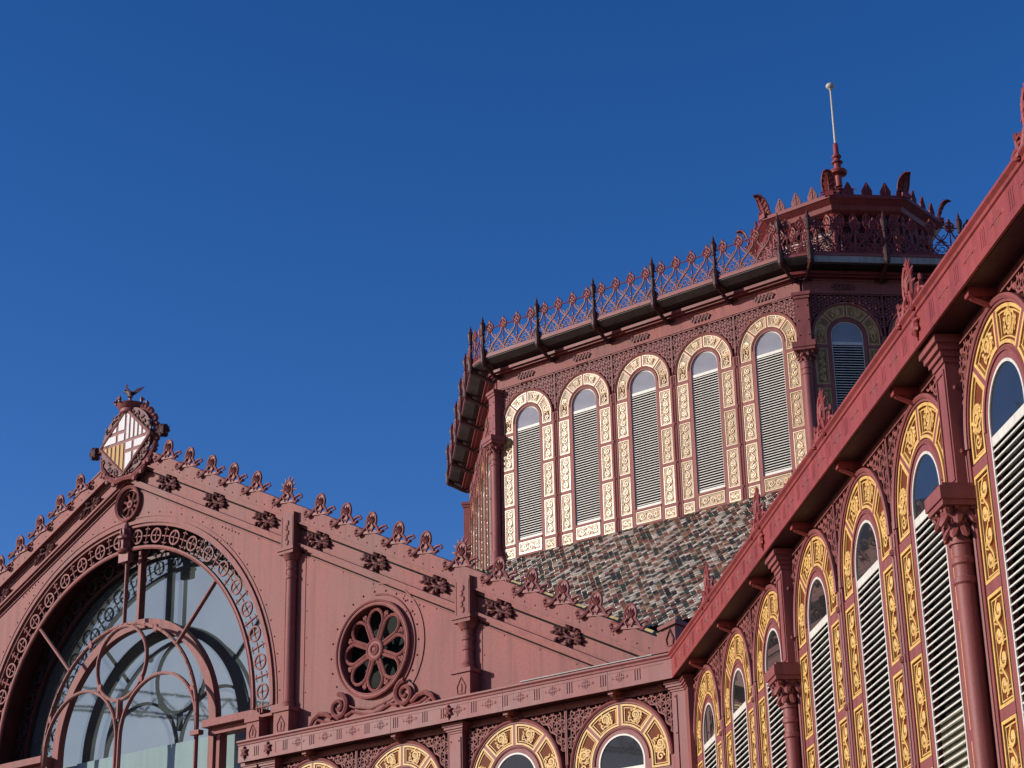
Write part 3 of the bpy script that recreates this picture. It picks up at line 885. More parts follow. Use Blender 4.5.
# raking cornices
for sg in (-1, 1):
    xe = 15.25 if sg > 0 else 15.2
    rk = MB()
    def rake(z0, z1, y0, y1, xa=0.0, xb=None):
        xb = xe if xb is None else xb
        pts = [(xa, zr(xa, z0)), (xb, zr(xb, z0)), (xb, zr(xb, z1)), (xa, zr(xa, z1))]
        if sg < 0: pts = [(-x, z) for x, z in pts][::-1]
        rk.prism(pts, y0, y1)
    rake(0.0, HF, -0.085, 0.30)
    rake(-0.006, 0.028, -0.105, -0.086)
    rake(HF - 0.03, HF + 0.012, -0.105, 0.31)
    rake(-0.14, -0.0065, 0.02, 0.049)
    rake(-HL - 0.015, -HL + 0.045, -0.075, 0.049); rake(-HL - 0.075, -HL - 0.0155, -0.03, 0.049)
    rake(-HL - 0.205, -HL - 0.185, 0.02, 0.049)
    for i in range(56):
        xx = 0.6 + 0.262 * i
        rk.blob(sg * xx, -0.086, zr(xx, 0.13), 0.019, 0.018, 0.019, n=5, m=3)
    rk.merge(rivet_mb[sg])
    rko = part('raking_cornice', rk, 'gable', gh)
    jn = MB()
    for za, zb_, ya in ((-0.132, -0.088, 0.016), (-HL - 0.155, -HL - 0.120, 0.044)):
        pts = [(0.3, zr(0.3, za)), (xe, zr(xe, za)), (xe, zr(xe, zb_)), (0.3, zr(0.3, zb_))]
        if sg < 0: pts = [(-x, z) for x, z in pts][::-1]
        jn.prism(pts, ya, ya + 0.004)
    part('shadow_line', jn, 'black', rko)  # flat black strips paint the shadow lines under fascia and moulding
# palmettes of the crest
pm = palmette(0.43, 0.84).mesh('palmette', M['iron']); pms = palmette(0.47, 0.84, True).mesh('palmette', M['iron'])
pxr = [-14.47, -13.71, -12.94, -12.19, -11.42, -10.42, -9.41, -8.63, -7.89, -7.12, -6.37, -5.42, -4.44, -3.64, -2.88, -2.11, -1.33]
for x in pxr:
    o = put('palmette', pms if x in (-10.42, -5.42) else pm, gh, (x - XG + 0.09, -0.10, zr(x - XG + 0.09, HF) + 0.005))
    o.rotation_euler = (0, R_(7), 0)
for i in range(14):
    x = -(1.77 + 0.745 * i)
    o = put('palmette', pm, gh, (x + 0.09, -0.10, zr(x + 0.09, HF) + 0.005)); o.rotation_euler = (0, -R_(7), 0)
# leaf sprays in the raking frieze
rm_ = rosette_cluster().mesh('leaf_spray', M['spray'])
for k in range(8):
    x = 1.40 + 1.668 * k
    o = put('leaf_spray', rm_, gh, (x, GW - 0.01, zr(x, -HL / 2 + 0.02)), scale=(0.98, 1, 0.95)); o.rotation_euler = (0, math.atan(SL), 0)
    if k < 7:
        o = put('leaf_spray', rm_, gh, (-x, GW - 0.01, zr(x, -HL / 2 + 0.02)), scale=(0.98, 1, 0.95)); o.rotation_euler = (0, -math.atan(SL), 0)
# ochre flashing behind the crest at the right foot
fsh = MB()
fsh.prism([(10.6, zr(10.6, HF + 0.02)), (15.1, zr(15.1, HF + 0.0)), (15.1, zr(15.1, HF + 0.10)), (10.6, zr(10.6, HF + 0.07))], 0.32, 0.45)
part('flashing', fsh, 'ochre', gh)

def gable_column(x, ztop_block, zped):
    """engaged column on a pedestal, with a block dying into the raking cornice"""
    zb0 = ztop_block - 0.74; xl = x - XG
    r = 0.115
    s = MB()
    T = Matrix.Translation((0, -0.08, 0))
    zb_ = zped + 0.55
    zt = zb0 - 0.04
    s.lathe([(r * 1.4, zb_), (r * 1.4, zb_ + 0.05), (r * 1.15, zb_ + 0.1), (r * 1.25, zb_ + 0.14), (r, zb_ + 0.2), (r * 0.94, zt - 0.62), (r * 1.12, zt - 0.6), (r * 1.12, zt - 0.54), (r * 0.95, zt - 0.52), (r * 0.95, zt - 0.42), (r * 1.12, zt - 0.40), (r * 1.12, zt - 0.36), (r * 0.95, zt - 0.33), (r * 1.05, zt - 0.17), (r * 1.5, zt - 0.06)], 18, T)
    o = part('column', s, 'gable', gh, (xl, GW, 0))
    c = MB()
    c.box(-0.22, 0.22, -0.28, 0, zt - 0.07, zt); c.box(-0.25, 0.25, -0.31, 0, zt, zt + 0.05)
    c.lathe([(r * 1.25, zt - 0.2), (r * 1.9, zt - 0.07)], 16, T)
    part('capital', c, 'gable', o)
    b = MB()
    b.box(-0.19, 0.19, -0.25, 0, zb0 + 0.02, ztop_block + 0.08)
    for q in range(5):
        b.blob(0.02 * (-1) ** q, -0.255, zb0 + 0.14 + 0.11 * q, 0.055 - 0.004 * abs(q - 2), 0.022, 0.07, n=6, m=4)
    for sg in (-1, 1):
        b.box(*sorted((sg * 0.15, sg * 0.17)), -0.258, -0.249, zb0 + 0.06, ztop_block)
    part('block', b, 'gable', o)
    p_ = MB()
    p_.box(-0.22, 0.22, -0.30, 0, zped, zped + 0.47)
    p_.box(-0.26, 0.26, -0.34, 0, zped + 0.47, zped + 0.55)
    p_.tube([(-0.09, -0.302, zped + 0.06), (-0.11, -0.302, zped + 0.2), (0, -0.302, zped + 0.38), (0.11, -0.302, zped + 0.2), (0.09, -0.302, zped + 0.06)], 0.016, 5, closed=True)
    p_.blob(0, -0.302, zped + 0.17, 0.035, 0.02, 0.1, n=6, m=4)
    part('pedestal', p_, 'gable', o)
gable_column(-10.20, 14.80, 10.03)
gable_column(-5.21, 12.37, 10.03)
gable_column(2 * XG + 10.20, 14.80, 10.03)
# small pedestals at the foot of the arch band
for x in (-11.08, 2 * XG + 11.08):
    p_ = MB()
    p_.box(-0.19, 0.19, -0.27, 0, 10.03, 10.42); p_.box(-0.22, 0.22, -0.31, 0, 10.42, 10.50)
    p_.tube([(-0.08, -0.272, 10.08), (-0.1, -0.272, 10.2), (0, -0.272, 10.36), (0.1, -0.272, 10.2), (0.08, -0.272, 10.08)], 0.016, 5, closed=True)
    p_.blob(0, -0.272, 10.2, 0.03, 0.02, 0.09, n=6, m=4)
    p_.box(-0.34, 0.5, -0.2, 0, 10.50, 10.56) if x > XG else None
    part('pedestal', p_, 'gable', gh, (x - XG, GW, 0))

# block at the right foot of the gable
cbk = MB()
cbk.prism([(-0.30, 0), (0.24, 0), (0.24, 0.50), (0.02, 0.46), (-0.14, 0.36), (-0.24, 0.2), (-0.30, 0.02)], -0.12, 0.28)
cbk.prism([(-0.10, 0.40), (0.29, 0.48), (0.29, 0.56), (-0.12, 0.46)], -0.17, 0.30)
cbk.tube([(0.06, -0.13, 0.10), (0.04, -0.13, 0.22), (0.13, -0.13, 0.40), (0.2, -0.13, 0.22), (0.18, -0.13, 0.10)], 0.016, 5, closed=True)
part('corner_block', cbk, 'gable', gh, (-0.47 - XG, 0, 10.12))

# rose window
def rose(parent, x, z, R, n, matp, deep=0.2, ringw=0.13):
    g = MB()
    T = None
    g.ring(R - ringw, R, 0, 360, -0.07, 0.03, 48)
    g.tube(circ(0, 0, R - 0.02, 48, -0.07), 0.03, 6, closed=True)
    g.tube(circ(0, 0, R - ringw + 0.01, 48, -0.06), 0.02, 5, closed=True)
    g.ring(R - ringw, R - ringw + 0.02, 0, 360, 0.031, deep, 48)
    o = part('rose_window', g, matp, parent, (x, GW, z))
    t = MB()
    ri, ro = 0.22 * R, R - ringw - 0.06 * R
    for k in range(n):
        a = R_(90 + 360 / n * k)
        half = PI / n * 0.86
        pts = []
        tip = ro - 0.26 * R
        wd = (tip) * math.tan(half)
        pts.append((ri, -0.26 * wd)); pts.append((tip, -wd))
        for i in range(9):
            b = -PI / 2 + PI * i / 8
            pts.append((tip + 0.26 * R * cos(b), wd * sin(b)))
        pts.append((tip, wd)); pts.append((ri, 0.26 * wd))
        ca, sa = cos(a), sin(a)
        P3 = [(u * ca - v * sa, 0.05, u * sa + v * ca) for u, v in pts]
        t.tube(P3, 0.036 * R, 6, closed=False)
        # trefoil spur between petals
        a2 = R_(90 + 360 / n * (k + 0.5))
        q = ro - 0.02 * R
        for da, l in ((-0.5, 0.1), (0, 0.16), (0.5, 0.1)):
            TT = Matrix.Translation((q * cos(a2), 0.05, q * sin(a2))) @ Matrix.Rotation(-(a2 + PI + da), 4, 'Y') @ Matrix.Translation((l * R * 0.55, 0, 0))
            t.blob(0, 0, 0, l * R * 0.6, 0.03, 0.035 * R, TT, n=6, m=4)
    t.ring(0.10 * R, 0.2 * R, 0, 360, 0.0, 0.09, 20)
    t.tube(circ(0, 0, 0.2 * R, 18, 0.02), 0.035 * R, 6, closed=True)
    t.tube(circ(0, 0, 0.1 * R, 14, 0.0), 0.028 * R, 6, closed=True)
    t.blob(0, 0.02, 0, 0.07 * R, 0.05, 0.07 * R, n=8, m=5)
    part('tracery', t, matp, o)
    d = MB().prism([((R - 0.03) * cos(2 * PI * i / 40), (R - 0.03) * sin(2 * PI * i / 40)) for i in range(40)], deep + 0.002, deep + 0.03)
    part('mesh_screen', d, 'mesh', o)
    return o
for sx in (RXc, -RXc):
    o = rose(gh, sx, RZc, RR, 8, 'gable', 0.3, 0.105)
    t = MB()
    t.ring(RR + 0.34, RR + 0.37, -62, 86, GW - 0.07, GW - 0.052, 40)
    t.tube(arc(0, 0, RR + 0.12, -60, 88, 30, GW - 0.06), 0.02, 5)
    for i in range(24):
        a = R_(15 * i)
        t.blob((RR + 0.2) * cos(a), 0, (RR + 0.2) * sin(a), 0.026, 0.03, 0.026, n=5, m=3)
    part('rivet_ring', t, 'gable', o)
rose(gh, 0, 16.40, 0.44, 8, 'gable', 0.15, 0.06)
# scrolled console under the rose
for sx in (RXc, -RXc):
    v = MB()
    for sg in (-1, 1):
        cx = sg * 0.92
        v.tube(spiral(cx, 0.37, 0.27, 90, sg * 1.7, 30, -0.05), [0.06 - 0.001 * i for i in range(31)], 6)
        v.ring(0.02, 0.25, 0, 360, -0.02, 0.045, 20, cx, 0.37)
        v.tube([(cx + sg * 0.18, -0.04, 0.16), (cx + sg * 0.36, -0.04, 0.28), (cx + sg * 0.55, -0.04, 0.31), (cx + sg * 0.72, -0.04, 0.22), (cx + sg * 0.82, -0.04, 0.08), (cx + sg * 0.74, -0.04, 0.04), (cx + sg * 0.62, -0.04, 0.13)], [0.05, 0.055, 0.055, 0.05, 0.04, 0.035, 0.03], 6)
        v.tube([(cx + sg * 0.1, -0.04, 0.09), (cx + sg * 0.4, -0.04, 0.12), (cx + sg * 0.6, -0.04, 0.2)], 0.03, 6)
        v.tube([(cx - sg * 0.2, -0.04, 0.15), (cx - sg * 0.4, -0.04, 0.22), (cx - sg * 0.7, -0.04, 0.12), (0, -0.04, 0.08)], 0.035, 6)
        v.tube([(cx - sg * 0.2, -0.03, 0.40), (cx - sg * 0.42, -0.03, 0.30), (0, -0.03, 0.2)], 0.02, 5)
    v.prism([(-0.95, 0.0), (0.95, 0.0), (0.85, 0.14), (0.4, 0.2), (-0.4, 0.2), (-0.85, 0.14)], -0.02, 0.04)
    part('scroll_console', v, 'gable', gh, (sx, GW - 0.04, 10.03))

# ---- great arched window
NB = 22
aw_band = MB()
def band(mb, y, r=0.019, full=True):
    st = 180 / NB
    for k in range(NB):
        a = R_(st * (k + 0.5))
        cx, cz = RB * cos(a), RB * sin(a)
        mb.tube([(cx + 0.165 * cos(2 * PI * i / 14), y, cz + 0.165 * sin(2 * PI * i / 14)) for i in range(14)], r * 1.45, 4, closed=True)
        if full:
            for q in range(2):
                b = a + PI / 2 * q
                mb.tube([(cx - 0.14 * cos(b), y, cz - 0.14 * sin(b)), (cx, y - 0.01, cz), (cx + 0.14 * cos(b), y, cz + 0.14 * sin(b))], r * 0.9, 4)
            mb.blob(cx, y - 0.01, cz, 0.045, 0.035, 0.045, n=6, m=4)
        b = R_(st * k)
        c, s_ = cos(b), sin(b)
        mb.tube([((RB - 0.24) * c, y, (RB - 0.24) * s_), ((RB - 0.07) * c, y, (RB - 0.07) * s_), ((RB + 0.07) * c, y, (RB + 0.07) * s_), ((RB + 0.25) * c, y, (RB + 0.25) * s_)], [r, r * 1.3, r * 1.3, r], 5)
        tx, tz = -s_, c
        mb.tube([(RB * c - 0.12 * tx, y, RB * s_ - 0.12 * tz), (RB * c + 0.12 * tx, y, RB * s_ + 0.12 * tz)], r, 4)
        for sg in (-1, 1):
            px, pz = (RB + sg * 0.15) * c, (RB + sg * 0.15) * s_
            mb.tube([(px - 0.08 * tx, y, pz - 0.08 * tz), (px + sg * 0.03 * c, y, pz + sg * 0.03 * s_), (px + 0.08 * tx, y, pz + 0.08 * tz)], r * 0.8, 4)
band(aw_band, 0.08)
aw_band.ring(RB - 0.30, RB - 0.235, 0, 180, 0.03, 0.11, 72)
aw_band.tube(arc(0, 0, RB - 0.30, 0, 180, 72, 0.05), 0.03, 6)
aw_band.ring(RB + 0.24, RA + 0.01, 0, 180, 0.055, 0.11, 72)
big = part('great_arched_window', aw_band, 'gable', gh, (0, 0, ZAR))
rev = MB()
rev.ring(RA, RA + 0.06, 0, 180, GW + 0.252, 1.05, 64)
part('reveal', rev, 'iron_dark', big)
bb = MB(); band(bb, 0.92, 0.03, False)
bb.ring(RB - 0.30, RB - 0.22, 0, 180, 0.88, 0.96, 64)
for sg in (-1, 1):
    for dx in (0.0, 0.22, 0.44):
        bb.tube([(sg * (RB - 0.25 + dx), 0.92, 0), (sg * (RB - 0.25 + dx), 0.92, -6)], 0.03, 4)
    for i in range(24):
        bb.tube([(sg * (RB - 0.25), 0.92, -0.25 * i), (sg * (RB + 0.2), 0.92, -0.25 * i - 0.25)], 0.022, 4)
        bb.tube([(sg * (RB + 0.2), 0.92, -0.25 * i), (sg * (RB - 0.25), 0.92, -0.25 * i - 0.25)], 0.022, 4)
part('shade_arch_lattice', bb, 'iron_dark', big)  # band repeated in dark paint for the shade deep in the reveal
# front tracery
RT = 2.66
def tracery(y, r, spokes=True, lights=True, deep=0.0):
    t = MB()
    def rib(pts, w):
        t.tube(pts, w * 1.35, 4)
        t.tube([(p[0], p[1] - w * 0.9, p[2]) for p in pts], w * 0.7, 4)
    base = [(RT, y, -6.0), (RT, y, -3), (RT, y, -0.3)]
    rib([(RT, y, -6)] + arc(0, 0, RT, 0, 180, 48, y) + [(-RT, y, -6)], r)
    if lights:
        rl = 1.29
        for sg in (-1, 1):
            rib([(sg * 0.06 + (0 if sg > 0 else 0), y, -6)] + arc(sg * 1.35, 0, rl, 180 if sg > 0 else 0, 0 if sg > 0 else 180, 28, y) + [(sg * RT, y, -0.4)], r)
        rib(circ(0, 1.76, 0.87, 32, y) + [circ(0, 1.76, 0.87, 32, y)[0]], r)
        for cx, cz in ((0, 0.85), (-0.72, 1.28), (0.72, 1.28), (-1.15, 2.38), (1.15, 2.38), (-2.5, 0.8), (2.5, 0.8)):
            t.blob(cx, y - 0.01, cz, 0.10, 0.05, 0.11, n=7, m=4)
        rib([(0, y, 0.9), (0, y, 0.45)], r * 1.5)
        t.box(-0.16, 0.16, y - 0.07, y + 0.08, -0.9, -0.82)
        t.box(RT - 0.14, RT + 0.14, y - 0.07, y + 0.08, -0.30, -0.20)
        for i in range(26):
            a = PI * (i + 0.5) / 26
            t.blob(RT * cos(a), y - r, RT * sin(a), 0.028, 0.03, 0.028, n=5, m=3)
    if spokes:
        for a in (45, 90, 135):
            c, s_ = cos(R_(a)), sin(R_(a))
            rib([(RT * c, y, RT * s_), ((RB - 0.28) * c, y, (RB - 0.28) * s_)], r)
        if not lights:
            for a in (22, 158):
                pass
    return t
part('tracery', tracery(0.09, 0.036), 'gable', big)
rr_ = MB()
rr_.ring(RT - 0.03, RT + 0.19, 0, 180, 0.46, 0.64, 56)
for sg in (-1, 1): rr_.box(*sorted((sg * (RT - 0.03), sg * (RT + 0.139))), 0.46, 0.64, -6, -0.001)
for a in (90,):
    rr_.box(RT + 0.192, RB - 0.2, 0.46, 0.64, -0.05, 0.05, Matrix.Rotation(-R_(a), 4, 'Y'))
# transoms and side lights at the springing
for sg in (-1, 1):
    rr_.box(*sorted((sg * (RT + 0.142), sg * (RB - 0.1))), 0.10, 0.60, -0.16, 0.0)
    rr_.box(*sorted((sg * (RT + 0.142), sg * (RB - 0.1))), 0.30, 0.60, -0.30, -0.162)
    rr_.box(*sorted((sg * (RT + 0.36), sg * (RT + 0.46))), 0.36, 0.58, -6, -0.302)
    rr_.box(*sorted((sg * (RB - 0.26), sg * (RB - 0.1))), 0.36, 0.58, -6, -0.302)
part('window_frame', rr_, 'gable', big)
gp = MB()
pts = [(RA * cos(R_(3 * i)), RA * sin(R_(3 * i))) for i in range(61)]
gp.prism([(RA, -10.7)] + pts + [(-RA, -10.7)], 1.0, 1.03)
part('added_pale_pane', MB().box(-RB, RB, 0.965, 0.985, -10.6, -0.12), 'pale_band', big, smooth=False)  # pane added to draw the pale band low in the arch
part('glass_pane', gp, 'glass_big', big, smooth=False)
# finial standing on the crown of the arch band
kf = MB()
kf.lathe([(0.16, 0.0), (0.19, 0.04), (0.12, 0.1), (0.12, 0.3), (0.19, 0.34), (0.19, 0.38), (0.10, 0.46), (0.11, 0.56), (0.05, 0.72), (0.0, 0.84)], 10)
kf.box(-0.17, 0.17, -0.05, 0.12, -0.22, 0.0)
for k in range(6):
    a = PI / 3 * k
    kf.blob(0.13 * cos(a), 0.13 * sin(a), 0.2, 0.04, 0.04, 0.12, n=6, m=4)
    kf.blob(0.12 * cos(a), 0.12 * sin(a), 0.5, 0.035, 0.035, 0.1, n=6, m=4)
part('arch_finial', kf, 'iron', gh, (0, 0.0, 15.17))
# roof behind the gable (kept below the parapet) and side walls of the hall
rf = MB()
for sg in (-1, 1):
    q = [(0, zr(0, 0.0)), (sg * 15.0, zr(15.0, 0.0)), (sg * 15.0, zr(15.0, -0.3)), (0, zr(0, -0.3))]
    if sg < 0: q = q  # winding does not matter for a closed slab
    rf.prism(q, 0.36, 8.0)
part('roof', rf, 'lead', gh, smooth=False)
bk = MB().box(-15.0, -14.8, 0.31, 19, 0, 10.0)
part('side_wall', bk, 'gable', gh)
part('dark_interior', MB().prism([(RA, 0.2)] + [(RA * cos(R_(6 * i)), ZAR + RA * sin(R_(6 * i))) for i in range(31)] + [(-RA, 0.2)], 1.2, 1.25), 'black', gh, smooth=False)

# =================================================================== coat of arms on the peak
ca = thing('coat_of_arms', 'lozenge shield with white crosses and gold bars under a crown, on the gable peak', 'coat of arms', (XG, -0.02, 16.9))
HWs, HHs = 0.88, 0.80; ZS = 1.03
def loz(k): return [(HWs * k, 0), (0, HHs * k), (-HWs * k, 0), (0, -HHs * k)]
b = MB()
b.prism([(x, z + ZS) for x, z in loz(1.08)], -0.16, 0.05)
for k in (1.04,):
    L_ = loz(k)
    for i in range(4):
        a_, c_ = L_[i], L_[(i + 1) % 4]
        b.tube([(a_[0], -0.17, a_[1] + ZS), (c_[0], -0.17, c_[1] + ZS)], 0.035, 6)
part('shield_board', b, 'shield_rose', ca)
def clip_poly(poly, fn):
    """Sutherland-Hodgman against the half plane fn >= 0 (fn linear)"""
    out = []
    for i in range(len(poly)):
        p, q = poly[i], poly[(i + 1) % len(poly)]
        fp, fq = fn(p), fn(q)
        if fp >= 0: out.append(p)
        if (fp >= 0) != (fq >= 0):
            t = fp / (fp - fq); out.append((p[0] + t * (q[0] - p[0]), p[1] + t * (q[1] - p[1])))
    return out
def loz_rect(x0, x1, z0, z1, k=0.95):
    poly = [(x0, z0), (x1, z0), (x1, z1), (x0, z1)]
    for sx in (-1, 1):
        for sz in (-1, 1):
            poly = clip_poly(poly, lambda p: k - sx * p[0] / HWs - sz * p[1] / HHs)
            if len(poly) < 3: return None
    return poly
wq, gq = MB(), MB()
def plate(mb, x0, x1, z0, z1, y=-0.178):
    q = loz_rect(x0, x1, z0, z1)
    if q: mb.prism([(x, z + ZS) for x, z in q], y, -0.15)
e = 0.042
# upper left and lower right: cross; upper right and lower left: bars
def crossq(sx, sz):
    cxx, czz, t = 0.30, 0.27, 0.045
    for xa, xb in ((e, cxx - t), (cxx + t, 1)):
        for za, zb_ in ((e, czz - t), (czz + t, 1)):
            X0, X1 = sorted((sx * xa, sx * xb)); Z0, Z1 = sorted((sz * za, sz * zb_))
            plate(wq, X0, X1, Z0, Z1)
crossq(-1, 1); crossq(1, -1)
for i in range(5):
    x0 = e + 0.155 * i
    plate(wq, x0, x0 + 0.085, e, 1)
    plate(gq, -x0 - 0.085, -x0, -1, -e)
part('white_quarters', wq, 'shield_white', ca); part('gold_bars', gq, 'shield_gold', ca)
wr = MB()
for i in range(44):
    a = 2 * PI * i / 44
    for q in (0, 1):
        rr2 = (0.90 + 0.09 * q)
        T = Matrix.Translation((rr2 * cos(a), 0.0, ZS + rr2 * 0.96 * sin(a))) @ Matrix.Rotation(-a + 0.6 * (-1) ** i, 4, 'Y')
        wr.blob(0, 0, 0, 0.10, 0.07, 0.045, T, n=6, m=4)
wr.tube([(0.92 * cos(2 * PI * i / 36), 0.02, ZS + 0.88 * sin(2 * PI * i / 36)) for i in range(36)], 0.07, 6, closed=True)
for sg in (-1, 1):   # palm branches and scrolls under the lozenge
    wr.tube([(0, -0.12, ZS - 0.92), (sg * 0.3, -0.12, ZS - 0.95), (sg * 0.62, -0.1, ZS - 0.80), (sg * 0.88, -0.08, ZS - 0.5), (sg * 0.98, -0.06, ZS - 0.2)], [0.06, 0.08, 0.08, 0.06, 0.04], 6)
    for i in range(6):
        t = i / 5
        wr.blob(sg * (0.25 + 0.6 * t), -0.13, ZS - 0.97 + 0.35 * t * t + 0.05 * (-1) ** i, 0.10, 0.06, 0.07, n=6, m=4)
wg = MB()
wg.prism([(0.90 * cos(2 * PI * i / 32), ZS + 0.86 * sin(2 * PI * i / 32)) for i in range(32)], -0.135, -0.09)
rw = random.Random(4)
for i in range(130):
    a = rw.uniform(0, 2 * PI); q = rw.uniform(0.62, 0.9)
    wg.blob(0, 0, 0, 0.07, 0.035, 0.03, Matrix.Translation((q * cos(a), -0.14, ZS + 0.95 * q * sin(a))) @ Matrix.Rotation(rw.uniform(0, 3), 4, 'Y'), n=5, m=3)
part('wreath_ground', wg, 'spray', ca)
part('wreath', wr, 'iron', ca)
cr = MB()
cr.lathe([(0.28, 0.0), (0.33, 0.03), (0.33, 0.12), (0.37, 0.15), (0.44, 0.28), (0.40, 0.28), (0.30, 0.12)], 16, Matrix.Translation((0, 0, ZS + 0.82)))
for k in range(8):
    a = 2 * PI * k / 8
    T = Matrix.Translation((0.45 * cos(a), 0.45 * sin(a), ZS + 1.17))
    cr.blob(0, 0, 0, 0.055, 0.055, 0.11, T, n=6, m=4)
    T2 = Matrix.Translation((0.50 * cos(a), 0.50 * sin(a), ZS + 1.18)) @ Matrix.Rotation(a, 4, 'Z')
    cr.blob(0, 0.0, 0, 0.03, 0.10, 0.035, T2, n=6, m=4)
cr.v = [(x * 0.82 - 0.04, y * 0.82, ZS + 0.74 + (z - ZS - 0.82) * 0.85) for x, y, z in cr.v]
part('crown', cr, 'iron', ca)
bd = MB()
bz = ZS + 1.25
bd.tube([(0, 0, bz - 0.30), (0, 0, bz)], 0.03, 6)
bd.tube([(-0.20, 0, bz + 0.12), (-0.10, 0, bz + 0.10), (0.0, 0, bz + 0.05), (0.02, 0, bz - 0.04), (0.06, 0, bz - 0.12)], [0.03, 0.055, 0.075, 0.06, 0.02], 8)
bd.blob(-0.22, 0, bz + 0.15, 0.06, 0.045, 0.05, n=7, m=5)
for sg in (-1, 1):
    for dy, rev_ in ((0.0, 1), (0.012, -1)):
        bd.add([(0.0, sg * 0.04, bz + 0.06 + dy), (0.10 if sg > 0 else -0.02, sg * 0.16, bz + 0.18 + dy), (0.34 if sg > 0 else 0.16, sg * 0.22, bz + 0.20 + dy), (0.24 if sg > 0 else 0.10, sg * 0.16, bz + 0.10 + dy), (0.16, sg * 0.10, bz + 0.03 + dy), (0.06, sg * 0.04, bz - 0.03 + dy)], [(0, 1, 2, 3, 4, 5)[::rev_]])
bd.v = [(x * 0.9 - 0.12, y * 0.9, z + 0.02) for x, y, z in bd.v]
part('winged_crest', bd, 'iron_dark', ca)
for sg in (-1, 1):
    kn = MB()
    kn.tube([(sg * 0.95, -0.05, ZS), (sg * 1.12, -0.05, ZS)], 0.04, 6)
    for k in range(10):
        a = 2 * PI * k / 10
        kn.blob(sg * 1.25 + 0.08 * cos(a), -0.05 + 0.03 * (-1) ** k, ZS + 0.10 * sin(a), 0.075, 0.09, 0.075, n=6, m=4)
    kn.blob(sg * 1.25, -0.05, ZS, 0.13, 0.11, 0.15, n=8, m=6)
    kn.tube([(sg * 1.34, -0.05, ZS), (sg * 1.47, -0.05, ZS + 0.05)], [0.05, 0.01], 5)
    part('knob', kn, 'iron_dark', ca)

# =================================================================== octagonal dome tower
dt = thing('dome_tower', 'octagonal louvred drum with a railed gallery and coloured scale-tile skirt behind the gable', 'tower', (XG, YC, 0))
DJ = [25.40 - ZWD, 24.05 - ZWD, 22.73 - ZWD, 21.33 - ZWD]
drum_light = Light(DJ, ZB - ZWD, -0.235, 1.44, 'field_pale', 'gold_pale', 'gable', sill=(20.95 - ZWD, 21.40 - ZWD), wins=21.50 - ZWD, glassmat='glass_drum', rec=0.045)
TOPD = ZWD + 1.44
mull_d = mullion_mb(ZB - ZWD, 0.12, DJ).mesh('mullion', M['gable'])
def face_T(k): return k * PI / 4
PD = PITCHW
FAC = 2.4756
def fpos(k, x, out, z):
    """point on face k: x along the face, out in front of it"""
    a = face_T(k)
    y = -(AP + out)
    return (x * cos(a) - y * sin(a), x * sin(a) + y * cos(a), z)
PG = 0.8829
fr_m = {}
def frieze_orn():
    g = MB()
    rnd = random.Random(5)
    for k in range(16):
        u = -0.34 + 0.68 * k / 15
        g.blob(u, -0.02, 0.07 * sin(k * 2.1) , 0.06, 0.03, 0.06, n=5, m=4)
    g.tube([(-0.4, -0.01, 0), (-0.2, -0.02, 0.08), (0, -0.02, -0.06), (0.2, -0.02, 0.08), (0.4, -0.01, 0)], 0.022, 5)
    return g
fo_m = frieze_orn().mesh('frieze_ornament', M['spray'])
def bracket_mb():
    """gallery bracket: S-curved console"""
    g = MB()
    pts = []
    for i in range(11):
        t = i / 10
        pts.append((-0.02 - 0.9 * t ** 1.25, 27.70 + 0.40 * t ** 0.6))
    poly = [(p[0], p[1]) for p in pts] + [(-0.92, 28.12), (0.02, 28.12)]
    n = len(poly)
    vs = [(-0.06, y, z) for y, z in poly] + [(0.06, y, z) for y, z in poly]
    g.add(vs, [tuple(range(n)), tuple(range(2 * n - 1, n - 1, -1))] + [((i + 1) % n, i, i + n, (i + 1) % n + n) for i in range(n)])
    g.blob(0, -0.10, 27.68, 0.10, 0.10, 0.10, n=8, m=5)
    for sg in (-1, 1): g.blob(sg * 0.17, -0.05, 27.70, 0.08, 0.05, 0.07, n=7, m=4)
    g.blob(0, -0.80, 27.98, 0.09, 0.14, 0.10, n=8, m=5)
    g.tube([(0, -0.1, 27.62), (0, -0.35, 27.70), (0, -0.62, 27.84), (0, -0.9, 27.96)], 0.07, 6)
    return g
br_m = bracket_mb().mesh('gallery_bracket', M['iron_dark'])
def post_mb():
    g = MB()
    z0 = 28.0
    g.lathe([(0.02, z0 - 0.12), (0.09, z0 - 0.03), (0.11, z0 + 0.08), (0.09, z0 + 0.2), (0.12, z0 + 0.32), (0.125, z0 + 0.42), (0.07, z0 + 0.54), (0.05, z0 + 0.7), (0.05, z0 + 1.02), (0.08, z0 + 1.06), (0.08, z0 + 1.12), (0.06, z0 + 1.16), (0.10, z0 + 1.30), (0.115, z0 + 1.42), (0.08, z0 + 1.52), (0.04, z0 + 1.58), (0.055, z0 + 1.62), (0.03, z0 + 1.68), (0.004, z0 + 1.80)], 10)
    return g
po_m = post_mb().mesh('railing_post', M['iron_dark'])
